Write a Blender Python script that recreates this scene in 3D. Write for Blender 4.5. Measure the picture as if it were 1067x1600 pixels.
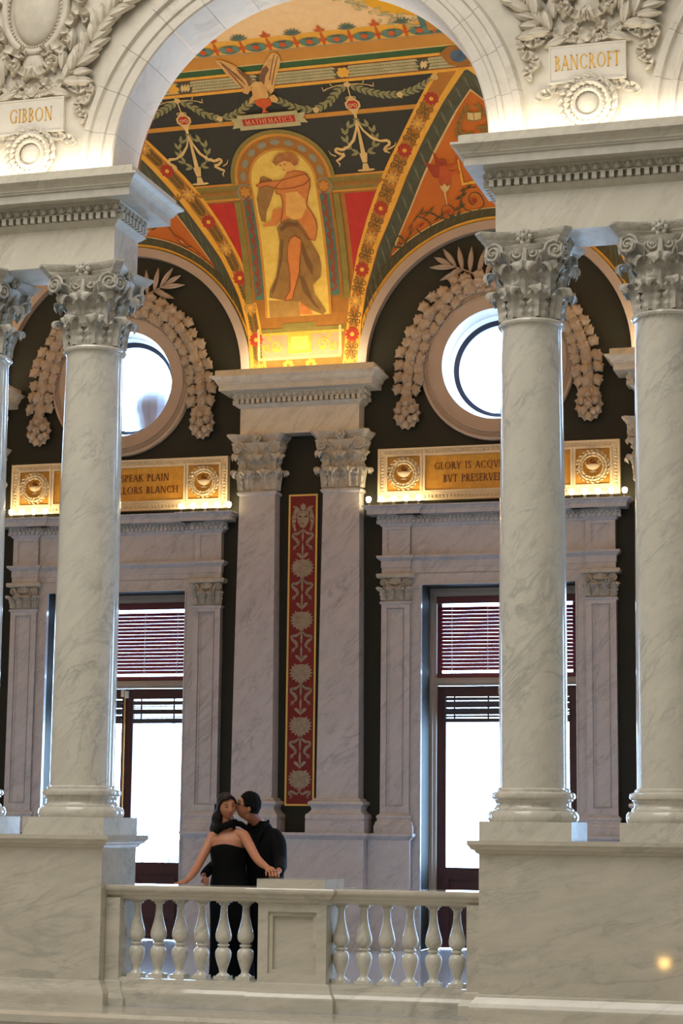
import bpy, bmesh, math, random
from mathutils import Vector, Matrix
from mathutils.geometry import tessellate_polygon
PI = math.pi
random.seed(7)
for _o in list(bpy.data.objects):
    bpy.data.objects.remove(_o)
SC = bpy.context.scene
COL = SC.collection

# ---------------------------------------------------------------- camera
cd = bpy.data.cameras.new('camera')
cam = bpy.data.objects.new('camera', cd)
COL.objects.link(cam)
cd.sensor_fit = 'HORIZONTAL'
cd.sensor_width = 36.0
cd.lens = 3112.0 / 1067.0 * 36.0
cd.clip_start = 0.05
cd.clip_end = 300
_r = Vector((0.95912078, 0.28279195, 0.01077225))
_d = Vector((-0.03326441, 0.15045752, -0.98805669))
_f = Vector((-0.28103524, 0.94730737, 0.15371384))
_m = Matrix.Identity(4)
for _i in range(3):
    _m[_i][0] = _r[_i]; _m[_i][1] = -_d[_i]; _m[_i][2] = -_f[_i]
_m[0][3], _m[1][3], _m[2][3] = 0.0, 0.0, 1.6
cam.matrix_world = _m
SC.camera = cam

# ---------------------------------------------------------------- view, world, large lights
SC.view_settings.view_transform = 'Standard'
SC.view_settings.look = 'None'
SC.view_settings.gamma = 1.0
SC.view_settings.use_curve_mapping = False
SC.view_settings.exposure = 0.0
SC.cycles.max_bounces = 7
SC.cycles.diffuse_bounces = 4
SC.cycles.glossy_bounces = 3
SC.cycles.transparent_max_bounces = 8
SC.cycles.sample_clamp_indirect = 4.0
SC.cycles.caustics_reflective = False
SC.cycles.caustics_refractive = False

SKY = 22.0
w = bpy.data.worlds.new('overcast_sky')
SC.world = w
w.use_nodes = True
_bg = w.node_tree.nodes['Background']
_bg.inputs[0].default_value = (0.42, 0.66, 1.0, 1)
_bg.inputs[1].default_value = SKY

def area(name, loc, target, sx, sy, power, color, portal=False):
    l = bpy.data.lights.new(name, 'AREA')
    l.shape = 'RECTANGLE'; l.size = sx; l.size_y = sy; l.energy = power; l.color = color
    if portal:
        l.cycles.is_portal = True
    o = bpy.data.objects.new(name, l)
    COL.objects.link(o)
    o.location = loc
    o.rotation_euler = (Vector(target) - Vector(loc)).to_track_quat('-Z', 'Y').to_euler()
    return o

# laylights in the hall ceiling
area('laylight', (-8.0, 8.5, 15.8), (-8.0, 8.5, 0), 10, 7, 1380, (1.0, 0.955, 0.885))
area('laylight', (-8.0, -1.0, 15.8), (-8.0, -1.0, 0), 10, 7, 850, (1.0, 0.955, 0.885))

# ---------------------------------------------------------------- helpers
def prop(o, label=None, cat=None, group=None, kind=None):
    if label: o['label'] = label
    if cat: o['category'] = cat
    if group: o['group'] = group
    if kind: o['kind'] = kind
    return o

def thing(name, loc, label, cat, group=None, rz=0.0):
    o = bpy.data.objects.new(name, None)
    o.empty_display_size = 0.1
    COL.objects.link(o)
    o.location = loc
    o.rotation_euler = (0, 0, rz)
    return prop(o, label, cat, group)

class MB:
    """collects faces of one mesh"""
    def __init__(s):
        s.v = []; s.f = []
    def add(s, vs, fs, M=None):
        b = len(s.v)
        s.v += [tuple(M @ Vector(p)) if M else tuple(p) for p in vs]
        s.f += [tuple(i + b for i in f) for f in fs]
        return s
    def box(s, x0, y0, z0, x1, y1, z1, M=None):
        vs = [(x0,y0,z0),(x1,y0,z0),(x1,y1,z0),(x0,y1,z0),(x0,y0,z1),(x1,y0,z1),(x1,y1,z1),(x0,y1,z1)]
        return s.add(vs, [(0,3,2,1),(4,5,6,7),(0,1,5,4),(1,2,6,5),(2,3,7,6),(3,0,4,7)], M)
    def ring(s, x0, x1, y0, y1, prof, cap=True, M=None):
        """rectangular stack of offsets: prof = [(d, z)] bottom to top, mitred corners"""
        vs = []; fs = []
        for d, z in prof:
            vs += [(x0-d,y0-d,z),(x1+d,y0-d,z),(x1+d,y1+d,z),(x0-d,y1+d,z)]
        n = len(prof)
        for i in range(n-1):
            for k in range(4):
                a = i*4+k; b = i*4+(k+1) % 4
                fs.append((a, b, b+4, a+4))
        if cap:
            fs.append((3,2,1,0)); q = (n-1)*4; fs.append((q,q+1,q+2,q+3))
        return s.add(vs, fs, M)
    def lathe(s, prof, n=48, cx=0, cy=0, cap=True, M=None):
        vs = []; fs = []
        for r, z in prof:
            for k in range(n):
                a = 2*PI*k/n
                vs.append((cx+r*math.cos(a), cy+r*math.sin(a), z))
        for i in range(len(prof)-1):
            for k in range(n):
                a = i*n+k; b = i*n+(k+1) % n
                fs.append((a, b, b+n, a+n))
        if cap:
            fs.append(tuple(range(n-1, -1, -1))); q = (len(prof)-1)*n
            fs.append(tuple(range(q, q+n)))
        return s.add(vs, fs, M)
    def tube(s, pts, rad, n=8, cap=True, M=None):
        pts = [Vector(p) for p in pts]
        m = len(pts)
        if not hasattr(rad, '__len__'): rad = [rad]*m
        T = [(pts[min(i+1, m-1)]-pts[max(i-1, 0)]).normalized() for i in range(m)]
        up = Vector((0,0,1)) if abs(T[0].z) < 0.9 else Vector((1,0,0))
        nrm = (up - T[0]*up.dot(T[0])).normalized()
        vs = []; fs = []
        for i in range(m):
            nrm = (nrm - T[i]*nrm.dot(T[i])).normalized()
            bi = T[i].cross(nrm)
            for k in range(n):
                a = 2*PI*k/n
                vs.append(pts[i] + (nrm*math.cos(a)+bi*math.sin(a))*rad[i])
        for i in range(m-1):
            for k in range(n):
                a = i*n+k; b = i*n+(k+1) % n
                fs.append((a, b, b+n, a+n))
        if cap:
            fs.append(tuple(range(n-1, -1, -1))); q = (m-1)*n
            fs.append(tuple(range(q, q+n)))
        return s.add(vs, fs, M)
    def ball(s, c, r, nu=10, nv=6, M=None):
        if not hasattr(r, '__len__'): r = (r, r, r)
        vs = [(c[0], c[1], c[2]-r[2])]; fs = []
        for j in range(1, nv):
            t = -PI/2+PI*j/nv
            for k in range(nu):
                a = 2*PI*k/nu
                vs.append((c[0]+r[0]*math.cos(t)*math.cos(a), c[1]+r[1]*math.cos(t)*math.sin(a), c[2]+r[2]*math.sin(t)))
        vs.append((c[0], c[1], c[2]+r[2]))
        for k in range(nu):
            fs.append((0, 1+(k+1) % nu, 1+k))
            fs.append((len(vs)-1, 1+(nv-2)*nu+k, 1+(nv-2)*nu+(k+1) % nu))
        for j in range(nv-2):
            for k in range(nu):
                a = 1+j*nu+k; b = 1+j*nu+(k+1) % nu
                fs.append((a, b, b+nu, a+nu))
        return s.add(vs, fs, M)
    def grid(s, fn, nu, nv, close_u=False, M=None):
        vs = [fn(i/nu, j/nv) for j in range(nv+1) for i in range(nu+1)]
        fs = [(j*(nu+1)+i, j*(nu+1)+i+1, (j+1)*(nu+1)+i+1, (j+1)*(nu+1)+i) for j in range(nv) for i in range(nu)]
        return s.add(vs, fs, M)
    def plate(s, loops, y0, y1, M=None):
        """polygon with holes in XZ, thick from y0 (front) to y1 (back)"""
        vl = [[Vector((p[0], p[1], 0)) for p in l] for l in loops]
        tris = tessellate_polygon(vl)
        flat = [p for l in loops for p in l]
        n = len(flat)
        vs = [(p[0], y0, p[1]) for p in flat] + [(p[0], y1, p[1]) for p in flat]
        fs = []
        for t in tris:
            a, b, c = t
            A, B, Cc = flat[a], flat[b], flat[c]
            cr = (B[0]-A[0])*(Cc[1]-A[1])-(B[1]-A[1])*(Cc[0]-A[0])
            if cr < 0: b, c = c, b
            fs.append((a, b, c)); fs.append((a+n, c+n, b+n))
        k = 0
        for l in loops:
            m = len(l)
            for i in range(m):
                a = k+i; b = k+(i+1) % m
                fs.append((a, b, b+n, a+n))
            k += m
        return s.add(vs, fs, M)
    def prism(s, prof, x0, x1, M=None):
        """profile in (y,z) run along x"""
        n = len(prof)
        vs = [(x0, p[0], p[1]) for p in prof]+[(x1, p[0], p[1]) for p in prof]
        fs = [(i, (i+1) % n, (i+1) % n+n, i+n) for i in range(n)]
        fs += [tuple(range(n-1, -1, -1)), tuple(range(n, 2*n))]
        return s.add(vs, fs, M)
    def mesh(s, name, smooth=None):
        me = bpy.data.meshes.new(name)
        me.from_pydata(s.v, [], s.f)
        bm = bmesh.new(); bm.from_mesh(me)
        bmesh.ops.recalc_face_normals(bm, faces=bm.faces)
        bm.to_mesh(me); bm.free()
        if smooth is not None:
            me.shade_smooth()
            if smooth < 179: me.set_sharp_from_angle(angle=math.radians(smooth))
        me.update()
        return me

def put(name, me, mat, parent=None, loc=(0,0,0), rot=(0,0,0), scale=(1,1,1)):
    o = bpy.data.objects.new(name, me)
    COL.objects.link(o)
    if mat is not None and not me.materials:
        me.materials.append(mat)
    o.parent = parent
    o.location = loc; o.rotation_euler = rot; o.scale = scale
    return o

def root_loc(p):
    t = Vector((0,0,0))
    while p is not None:
        t += p.location; p = p.parent
    return t

def build(name, mb, mat, parent=None, smooth=None, world=True):
    """mesh object from an MB in world coordinates, kept local to its parent"""
    if world and parent is not None:
        t = root_loc(parent)
        mb.v = [(x-t.x, y-t.y, z-t.z) for x, y, z in mb.v]
    return put(name, mb.mesh(name, smooth), mat, parent)

def copy_tree(o, parent=None):
    c = o.copy(); COL.objects.link(c); c.parent = parent
    for ch in list(o.children):
        copy_tree(ch, c)
    return c

def arc(cx, cz, r, a0, a1, n):
    return [(cx+r*math.cos(math.radians(a0+(a1-a0)*i/n)), cz+r*math.sin(math.radians(a0+(a1-a0)*i/n))) for i in range(n+1)]

# ---------------------------------------------------------------- materials
def lin(c):
    """sRGB 0-255 to linear"""
    return tuple((v/255/12.92 if v/255 <= 0.04045 else ((v/255+0.055)/1.055)**2.4) for v in c)+(1.0,)

def newmat(name):
    m = bpy.data.materials.new(name); m.use_nodes = True
    nt = m.node_tree
    return m, nt, nt.nodes['Principled BSDF']

def N(nt, kind, **kw):
    n = nt.nodes.new(kind)
    for k, v in kw.items():
        if k.startswith('i_'):
            n.inputs[k[2:].replace('_', ' ')].default_value = v
        else:
            setattr(n, k, v)
    return n

def wpos(nt, scale=(1,1,1), rot=(0,0,0), rnd=True):
    g = N(nt, 'ShaderNodeNewGeometry')
    mp = N(nt, 'ShaderNodeMapping')
    mp.inputs['Scale'].default_value = scale
    mp.inputs['Rotation'].default_value = rot
    if rnd:
        oi = N(nt, 'ShaderNodeObjectInfo')
        mu = N(nt, 'ShaderNodeMath', operation='MULTIPLY'); mu.inputs[1].default_value = 53.0
        nt.links.new(oi.outputs['Random'], mu.inputs[0])
        ad = N(nt, 'ShaderNodeVectorMath', operation='ADD')
        nt.links.new(g.outputs['Position'], ad.inputs[0]); nt.links.new(mu.outputs[0], ad.inputs[1])
        nt.links.new(ad.outputs[0], mp.inputs['Vector'])
    else:
        nt.links.new(g.outputs['Position'], mp.inputs['Vector'])
    return mp.outputs[0]

def mixc(nt, fac, a, b, blend='MIX'):
    m = N(nt, 'ShaderNodeMix', data_type='RGBA', blend_type=blend)
    L = nt.links.new
    if hasattr(fac, 'is_linked') or hasattr(fac, 'links'): L(fac, m.inputs[0])
    else: m.inputs[0].default_value = fac
    for i, c in ((6, a), (7, b)):
        if hasattr(c, 'links'): L(c, m.inputs[i])
        else: m.inputs[i].default_value = c
    return m.outputs[2]

def maprange(nt, v, a, b, c=0.0, d=1.0):
    n = N(nt, 'ShaderNodeMapRange')
    n.inputs[1].default_value = a; n.inputs[2].default_value = b
    n.inputs[3].default_value = c; n.inputs[4].default_value = d
    nt.links.new(v, n.inputs[0])
    return n.outputs[0]

def marble(name, base, vein, cloud, scale=1.0, rough=0.3, rot=(0.3,0.7,0.4), amount=0.75, stretch=(1,1,1), width=0.045, fine=0.5):
    """veins run along the turned x axis; stretch squeezes the turned space"""
    m, nt, p = newmat(name)
    L = nt.links.new
    v0 = wpos(nt, (1,1,1), rot, True)
    mp = N(nt, 'ShaderNodeMapping'); mp.inputs['Scale'].default_value = tuple(scale*s for s in stretch)
    L(v0, mp.inputs['Vector']); v = mp.outputs[0]
    def lines(sc, det, dist, wd):
        n = N(nt, 'ShaderNodeTexNoise', i_Scale=sc, i_Detail=det, i_Roughness=0.6, i_Distortion=dist); L(v, n.inputs['Vector'])
        s = N(nt, 'ShaderNodeMath', operation='SUBTRACT'); s.inputs[1].default_value = 0.5; L(n.outputs[0], s.inputs[0])
        a = N(nt, 'ShaderNodeMath', operation='ABSOLUTE'); L(s.outputs[0], a.inputs[0])
        return maprange(nt, a.outputs[0], 0.0, wd, 1.0, 0.0)
    def times(a, b):
        mu = N(nt, 'ShaderNodeMath', operation='MULTIPLY'); L(a, mu.inputs[0]); L(b, mu.inputs[1]); return mu.outputs[0]
    n2 = N(nt, 'ShaderNodeTexNoise', i_Scale=0.9, i_Detail=3.0); L(v, n2.inputs['Vector'])
    n5 = N(nt, 'ShaderNodeTexNoise', i_Scale=1.7, i_Detail=4.0, i_Roughness=0.7); L(v, n5.inputs['Vector'])
    n3 = N(nt, 'ShaderNodeTexNoise', i_Scale=2.6, i_Detail=6.0, i_Roughness=0.68, i_Distortion=0.6); L(v, n3.inputs['Vector'])
    col = mixc(nt, maprange(nt, n3.outputs[0], 0.35, 0.72), lin(base), lin(cloud))
    col = mixc(nt, times(lines(1.1, 7.0, 1.0, width), maprange(nt, n2.outputs[0], 0.42, 0.66, 0.0, amount)), col, lin(vein))
    col = mixc(nt, times(lines(3.4, 8.0, 0.7, 0.05), maprange(nt, n5.outputs[0], 0.45, 0.68, 0.0, amount*fine)), col, lin(vein))
    L(col, p.inputs['Base Color'])
    p.inputs['Roughness'].default_value = rough
    p.inputs['Specular IOR Level'].default_value = 0.5
    return m

def plain(name, c, rough=0.5, c2=None, scale=6.0, bump=0.0, metal=0.0, emit=None, es=0.0, spec=0.5):
    m, nt, p = newmat(name)
    L = nt.links.new
    if c2 is not None or bump:
        v = wpos(nt, (scale,)*3)
        n = N(nt, 'ShaderNodeTexNoise', i_Scale=1.0, i_Detail=6.0, i_Roughness=0.6); L(v, n.inputs['Vector'])
        L(mixc(nt, maprange(nt, n.outputs[0], 0.3, 0.7), lin(c), lin(c2 or c)), p.inputs['Base Color'])
        if bump:
            b = N(nt, 'ShaderNodeBump'); b.inputs['Strength'].default_value = bump; b.inputs['Distance'].default_value = 0.02
            L(n.outputs[0], b.inputs['Height']); L(b.outputs[0], p.inputs['Normal'])
    else:
        p.inputs['Base Color'].default_value = lin(c)
    p.inputs['Roughness'].default_value = rough
    p.inputs['Metallic'].default_value = metal
    p.inputs['Specular IOR Level'].default_value = spec
    if emit:
        p.inputs['Emission Color'].default_value = lin(emit); p.inputs['Emission Strength'].default_value = es
    return m

M = {}
M['column'] = marble('column_marble', (220,215,202), (120,122,120), (206,202,190), 1.9, 0.13, (0.25,0.75,0.3), 0.40, (0.42,1.3,1.5), 0.04, 1.0)
M['pedestal'] = marble('pedestal_marble', (212,205,190), (128,128,122), (192,187,173), 1.35, 0.05, (0.1,0.22,0.1), 0.48, (0.45,1.2,1.7), 0.05, 0.9)
M['frieze'] = marble('frieze_marble', (220,214,198), (160,152,136), (206,199,182), 1.8, 0.35, (0.2,0.85,0.1), 0.5, (0.4,1.2,1.6), 0.05, 0.8)
M['carved'] = plain('carved_marble', (212,206,192), 0.5, (190,186,174), 9.0)
M['wallmarble'] = marble('wall_marble', (202,199,200), (124,124,130), (186,184,187), 2.0, 0.2, (0.3,0.8,0.2), 0.45, (0.45,1.3,1.5), 0.04, 1.0)
M['archstone'] = marble('arch_marble', (222,214,200), (176,166,148), (212,205,192), 1.4, 0.4, (0.3,0.5,0.2), 0.45)
M['plaster'] = plain('relief_plaster', (222,214,198), 0.6, (206,198,182), 5.0)
M['oculus'] = plain('oculus_plaster', (184,167,152), 0.55, (174,157,142), 3.0)
M['garland'] = plain('garland_plaster', (186,170,152), 0.55, (160,144,126), 14.0)
M['green'] = plain('dark_green_paint', (34,36,25), 0.7, (30,32,23), 1.5)
M['hall'] = plain('hall_marble', (205,198,184), 0.5, (190,184,170), 0.6)
M['floor'] = marble('floor_marble', (186,188,194), (120,124,134), (165,169,178), 0.8, 0.12, (0,0,0.4), 0.6)
# ================================================================ constants of the place
BAY = 5.30
XB = [-15.91, -10.61, -5.31, -0.01, 5.29]          # window bays on the back wall
XP = [-18.56, -13.26, -7.96, -2.66, 2.64, 7.94]    # piers between them
XF = [-16.10, -10.75, -5.40, -0.05, 5.30]      # arches of the arcade in front
YW = 25.05                                         # green wall
X0, X1 = -20.0, 8.2
RB, ZS, YC = 3.9, 7.6, 21.1                        # barrel vault
T_OUT = [(0,1.88),(8.9,1.85),(15.7,1.75),(23.6,1.54),(31.4,1.24),(37.1,1.03),(43.7,.75),(51.3,.39),(58.3,0.0)]
T_IN = [(0,2.12),(5,2.08),(13.5,2.0),(22.5,1.84),(30,1.63),(36,1.42),(40,1.26),(44,1.07),(50,.80),(58.3,.41)]
def tab(T, x):
    if x <= T[0][0]: return T[0][1]
    for (a, b), (c, d) in zip(T, T[1:]):
        if x <= c: return b+(d-b)*(x-a)/(c-a)
    return T[-1][1]
T_INV = [(wv, th) for th, wv in reversed(T_OUT)]
def barrel_pt(X, th, off=0.0):
    r = RB-off; a = math.radians(th)
    return (X, YC+r*math.cos(a), ZS+r*math.sin(a))
def lun_pt(xc, wv, q, off=0.0):
    """lunette vault: wv = x offset from bay centre, q = 0 wall arch .. 1 groin"""
    aw = min(abs(wv), 1.88)
    A = Vector((xc+wv, 25.0, ZS+math.sqrt(max(0.0, 1.88**2-aw**2))))
    G = Vector(barrel_pt(xc+wv, tab(T_INV, aw)))
    p = A.lerp(G, q)
    if off:
        s = 1 if wv >= 0 else -1
        p += Vector((-s*aw/1.88*off, -0.25*off, -off))
    return tuple(p)

# ================================================================ setting
# gallery floor and its edge
mb = MB().box(X0, 16.45, -0.35, X1, 25.05, 0.0)
for xc in XB: mb.box(xc-1.0, 25.05, -0.35, xc+1.0, 27.2, 0.0)
floor = prop(build('floor', mb, M['floor']), kind='structure', label='polished grey marble floor of the upper gallery')
mb = MB().prism([(16.46,0.0),(15.78,0.0),(15.74,-0.03),(15.74,-0.09),(15.80,-0.11),(15.84,-0.2),(15.84,-0.27),(16.05,-0.36),(16.05,-1.2),(16.46,-1.2)], X0, X1)
prop(build('trim_1', mb, M['pedestal']), kind='structure', label='marble ledge below the balustrade along the gallery edge')
# hall around the camera
prop(build('hall_floor', MB().box(X0, -9, -6.3, X1, 16.0, -6.0), M['hall']), kind='structure', label='marble floor of the great hall below')
prop(build('ceiling_hall', MB().box(X0, -9, 16.0, X1, 17.0, 16.3), M['hall']), kind='structure', label='pale ceiling over the great hall')
prop(build('wall_left', MB().box(X0-.3, -9, -6.3, X0, 27, 16.3), M['hall']), kind='structure', label='side wall of the hall')
prop(build('wall_right', MB().box(X1, -9, -6.3, X1+.3, 27, 16.3), M['hall']), kind='structure', label='opposite side wall of the hall')
prop(build('wall_rear', MB().box(X0, -9.3, -6.3, X1, -9, 16.3), M['hall']), kind='structure', label='wall behind the viewer')
prop(build('wall_below', MB().box(X0, 16.05, -6.3, X1, 16.4, -1.1), M['hall']), kind='structure', label='hall wall under the gallery ledge')

# green back wall with door and oculus openings
loops = [[(X0,0.0)]]
for xc in XB:
    loops[0] += [(xc-1.01,0.0),(xc-1.01,4.66),(xc+1.01,4.66),(xc+1.01,0.0)]
loops[0] += [(X1,0.0),(X1,12.0),(X0,12.0)]
for xc in XB: loops.append(arc(xc, 7.56, 0.80, 0, 352.5, 47))
wall_back = prop(build('wall_back', MB().plate(loops, YW+0.004, YW+0.55), M['green']), kind='structure', label='dark green painted back wall of the gallery')

# barrel vault with a lunette over every bay
mb = MB()
for s in (1, -1):
    for xp in XP:
        def fn(u, v):
            th = 58.3*v; h = 2.65-tab(T_OUT, th)
            p = barrel_pt(xp-h+2*h*u, th)
            return (p[0], YC+s*(p[1]-YC), p[2])
        mb.grid(fn, 4, 30)
mb.grid(lambda u, v: barrel_pt(XP[0]-2.65+(XP[-1]-XP[0]+5.3)*u, 58.3+63.4*v), 1, 30)
M['vault'] = plain('vault_ochre_paint', (206,146,52), 0.65, (190,128,40), 2.5)
M['orange'] = plain('vault_orange_paint', (205,112,20), 0.65, (190,96,14), 2.0)
ceiling = prop(build('ceiling', mb, M['vault'], smooth=60), kind='structure', label='painted barrel vault over the gallery')
lun = []
for xc in XB:
    for s in (1, -1):
        mb = MB()
        def fn(u, v):
            wv = 1.88*math.sin((2*u-1)*PI/2)
            p = lun_pt(xc, wv, v)
            return (p[0], YC+s*(p[1]-YC), p[2])
        mb.grid(fn, 48, 10)
        o = build('lunette_vault', mb, M['orange'], ceiling, smooth=60)
        if s == 1: lun.append(o)
# pale stone rim of every lunette
for xc in XB[1:4]:
    mb = MB()
    a = arc(xc, ZS, 1.77, 0, 180, 48); b = arc(xc, ZS, 1.89, 180, 0, 48)
    mb.plate([a+b], 24.93, YW)
    prop(build('trim_%d' % (XB.index(xc)+1), mb, M['oculus']), kind='structure', label='pale stone rim of the arched lunette')

# arcade wall
loop = [(X0, 7.56)]
for xc in XF:
    loop += arc(xc, 7.57, 2.15, 180, 0, 40)
loop += [(X1, 7.56), (X1, 16.2), (X0, 16.2)]
wall_front = prop(build('wall_front', MB().plate([loop], 16.60, 17.17), M['plaster']), kind='structure', label='pale plaster spandrel wall above the marble columns')
vp = [(1.80,17.17),(1.80,16.585),(1.815,16.57),(1.90,16.57),(1.915,16.55),(1.95,16.55),(1.965,16.575),(2.05,16.575),(2.065,16.54),(2.12,16.54),(2.155,16.605),(2.155,17.17)]
def voussoir_mesh(a0, a1):
    mb = MB(); n = 5
    pts = []
    for i in range(n+1):
        a = math.radians(a0+(a1-a0)*i/n)
        pts += [(r*math.cos(a), y, r*math.sin(a)) for r, y in vp]
    k = len(vp)
    fs = [(i*k+j, i*k+(j+1) % k, (i+1)*k+(j+1) % k, (i+1)*k+j) for i in range(n) for j in range(k)]
    fs += [tuple(range(k)), tuple(range(n*k+k-1, n*k-1, -1))]
    mb.add(pts, fs)
    return mb.mesh('voussoir', 25)
NV = 15
vms = [voussoir_mesh(180*i/NV+0.05, 180*(i+1)/NV-0.05) for i in range(NV)]
for xc in XF[1:4]:
    for me in vms:
        put('voussoir', me, M['archstone'], wall_front, (xc, 0, 7.57))

# portals at the openings
for xc in XB:
    area('window_portal', (xc, 25.75, 2.3), (xc, 20, 2.3), 2.0, 4.6, 1, (1,1,1), True)
    area('window_portal', (xc, 25.62, 7.56), (xc, 20, 7.56), 1.3, 1.3, 1, (1,1,1), True)

# ================================================================ the order: carved pieces shared by all capitals
def leaf_mesh(h, w0, curl, proj):
    """acanthus leaf: root at the origin, front -y, tip curling over"""
    mb = MB()
    def fn(u, v):
        t = u*2-1
        ph = v*4.2
        lob = 1.0-0.30*(0.5+0.5*math.cos(2*PI*ph))*min(1, v*3)
        wd = w0*(0.70+0.42*math.sin(PI*min(1, v*0.62+0.08)))*lob
        if v > 0.82: wd *= 1-0.45*((v-0.82)/0.18)**2
        if v < 0.66:
            k = v/0.66
            y = -(0.014+proj*k**1.7); z = (h-curl)*k
        else:
            a = (v-0.66)/0.34*PI*1.25
            y = -(0.014+proj)-curl*1.05*(1-math.cos(a)); z = h-curl+curl*math.sin(a)
        rip = 0.5+0.5*math.cos(2*PI*ph)
        y += 0.26*w0*abs(t)**2.4*(1.0 if v < 0.66 else 0.5)+0.020*rip*abs(t)-0.016
        y -= 0.011*math.cos(t*PI*2.6)*(1-0.3*abs(t))+0.012*math.exp(-(t/0.13)**2)
        z -= 0.05*h*abs(t)**1.4*min(1, v*1.5)+(0.35*curl*t*t if v > 0.6 else 0)
        return (t*wd, y, z)
    mb.grid(fn, 16, 26)
    return mb.mesh('leaf', 55)
def spiral_mesh(r, turns, tr, depth, mirror=1, stem=None):
    mb = MB(); pts = []; rad = []
    if stem:
        for p in stem: pts.append((mirror*p[0], p[1], p[2])); rad.append(tr*0.8)
    n = int(turns*14)
    for i in range(n+1):
        a = PI*0.5-2*PI*turns*i/n if True else 0
        rr = r*(1-0.86*i/n)
        a = PI-2*PI*turns*i/n
        pts.append((mirror*rr*math.cos(a), -depth*i/n, rr*math.sin(a))); rad.append(tr*(1-0.45*i/n))
    mb.tube(pts, rad, 6)
    mb.ball((0, -depth, 0), tr*1.1, 8, 5)
    mb.lathe([(r*0.80, 0.0), (r*0.80, 0.006), (r*0.3, 0.008)], 16, M=Matrix.Translation((0, 0.012, 0)) @ Matrix.Rotation(PI/2, 4, 'X'))
    return mb.mesh('volute', 50)
def fleuron_mesh(r):
    mb = MB()
    for k in range(7):
        a = 2*PI*k/7
        mb.ball((math.cos(a)*r*0.62, -0.02, math.sin(a)*r*0.62), (r*0.36, r*0.34, r*0.36), 8, 5)
    mb.ball((0, -0.05, 0), (r*0.34,)*3, 8, 5)
    for k in range(5):
        a = 2*PI*(k+.5)/5
        mb.ball((math.cos(a)*r*0.3, -0.045, math.sin(a)*r*0.3), (r*0.2,)*3, 6, 4)
    mb.tube([(0,0.0,-r*0.7),(0.01,-0.02,-r*1.5),(0,-0.01,-r*2.6)], [r*0.3, r*0.24, r*0.36], 7)
    return mb.mesh('fleuron', 50)
LEAF_LOW = leaf_mesh(0.27, 0.098, 0.040, 0.034)
LEAF_HIGH = leaf_mesh(0.315, 0.110, 0.050, 0.060)
STEM = [(-0.17,0.13,-0.15),(-0.15,0.09,-0.07),(-0.125,0.03,-0.015)]
VOL = {1: spiral_mesh(0.092, 2.0, 0.0130, 0.012, 1, STEM), -1: spiral_mesh(0.092, 2.0, 0.0130, 0.012, -1, STEM)}
VOL0 = {s: spiral_mesh(0.092, 2.0, 0.0130, 0.012, s) for s in (1, -1)}
HEL = {1: spiral_mesh(0.058, 1.9, 0.014, 0.02, 1, [(-0.07,0.05,-0.13),(-0.066,0.02,-0.06)]), -1: spiral_mesh(0.058, 1.9, 0.014, 0.02, -1, [(-0.07,0.05,-0.13),(-0.066,0.02,-0.06)])}
FLEUR = fleuron_mesh(0.082)
def abacus_outline(h, c, sag, n=8):
    """concave square, h = half width at the corner, c = corner cut"""
    pts = []
    for k in range(4):
        ca, sa = math.cos(k*PI/2), math.sin(k*PI/2)
        for i in range(n+1):
            t = -1+2*i/n
            x = t*(h-c); y = -(h-sag*(1-t*t))
            pts.append((x*ca-y*sa, x*sa+y*ca))
    return pts
def abacus_mesh(h, sag, layers):
    mb = MB(); vs = []; fs = []
    for d, z in layers:
        o = abacus_outline(h+d, 0.06, sag)
        vs += [(x, y, z) for x, y in o]
    n = len(o)
    for i in range(len(layers)-1):
        for k in range(n):
            fs.append((i*n+k, i*n+(k+1) % n, (i+1)*n+(k+1) % n, (i+1)*n+k))
    fs += [tuple(range(n-1,-1,-1)), tuple(range((len(layers)-1)*n, len(layers)*n))]
    mb.add(vs, fs)
    return mb.mesh('abacus', 30)
ABACUS = abacus_mesh(0.385, 0.085, [(-0.035,0.625),(-0.02,0.655),(0.0,0.675),(0.0,0.685),(0.02,0.70),(0.045,0.735),(0.045,0.752)])
BELL = MB().lathe([(0.235,-0.01),(0.25,0.0),(0.245,0.2),(0.255,0.36),(0.29,0.5),(0.345,0.6),(0.36,0.635)], 40).mesh('bell', 60)
def carved_capital():
    m = plain('capital_marble', (206,200,186), 0.5, (176,172,162), 14.0)
    nt = m.node_tree; p = nt.nodes['Principled BSDF']
    v = wpos(nt, (44,44,44), (0,0,0), False)
    vo = N(nt, 'ShaderNodeTexVoronoi'); vo.inputs['Scale'].default_value = 1.0
    nt.links.new(v, vo.inputs['Vector'])
    b = N(nt, 'ShaderNodeBump'); b.inputs['Strength'].default_value = 0.4; b.inputs['Distance'].default_value = 0.010
    b.invert = True
    nt.links.new(vo.outputs['Distance'], b.inputs['Height']); nt.links.new(b.outputs[0], p.inputs['Normal'])
    return m
M['capital'] = carved_capital()
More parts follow.
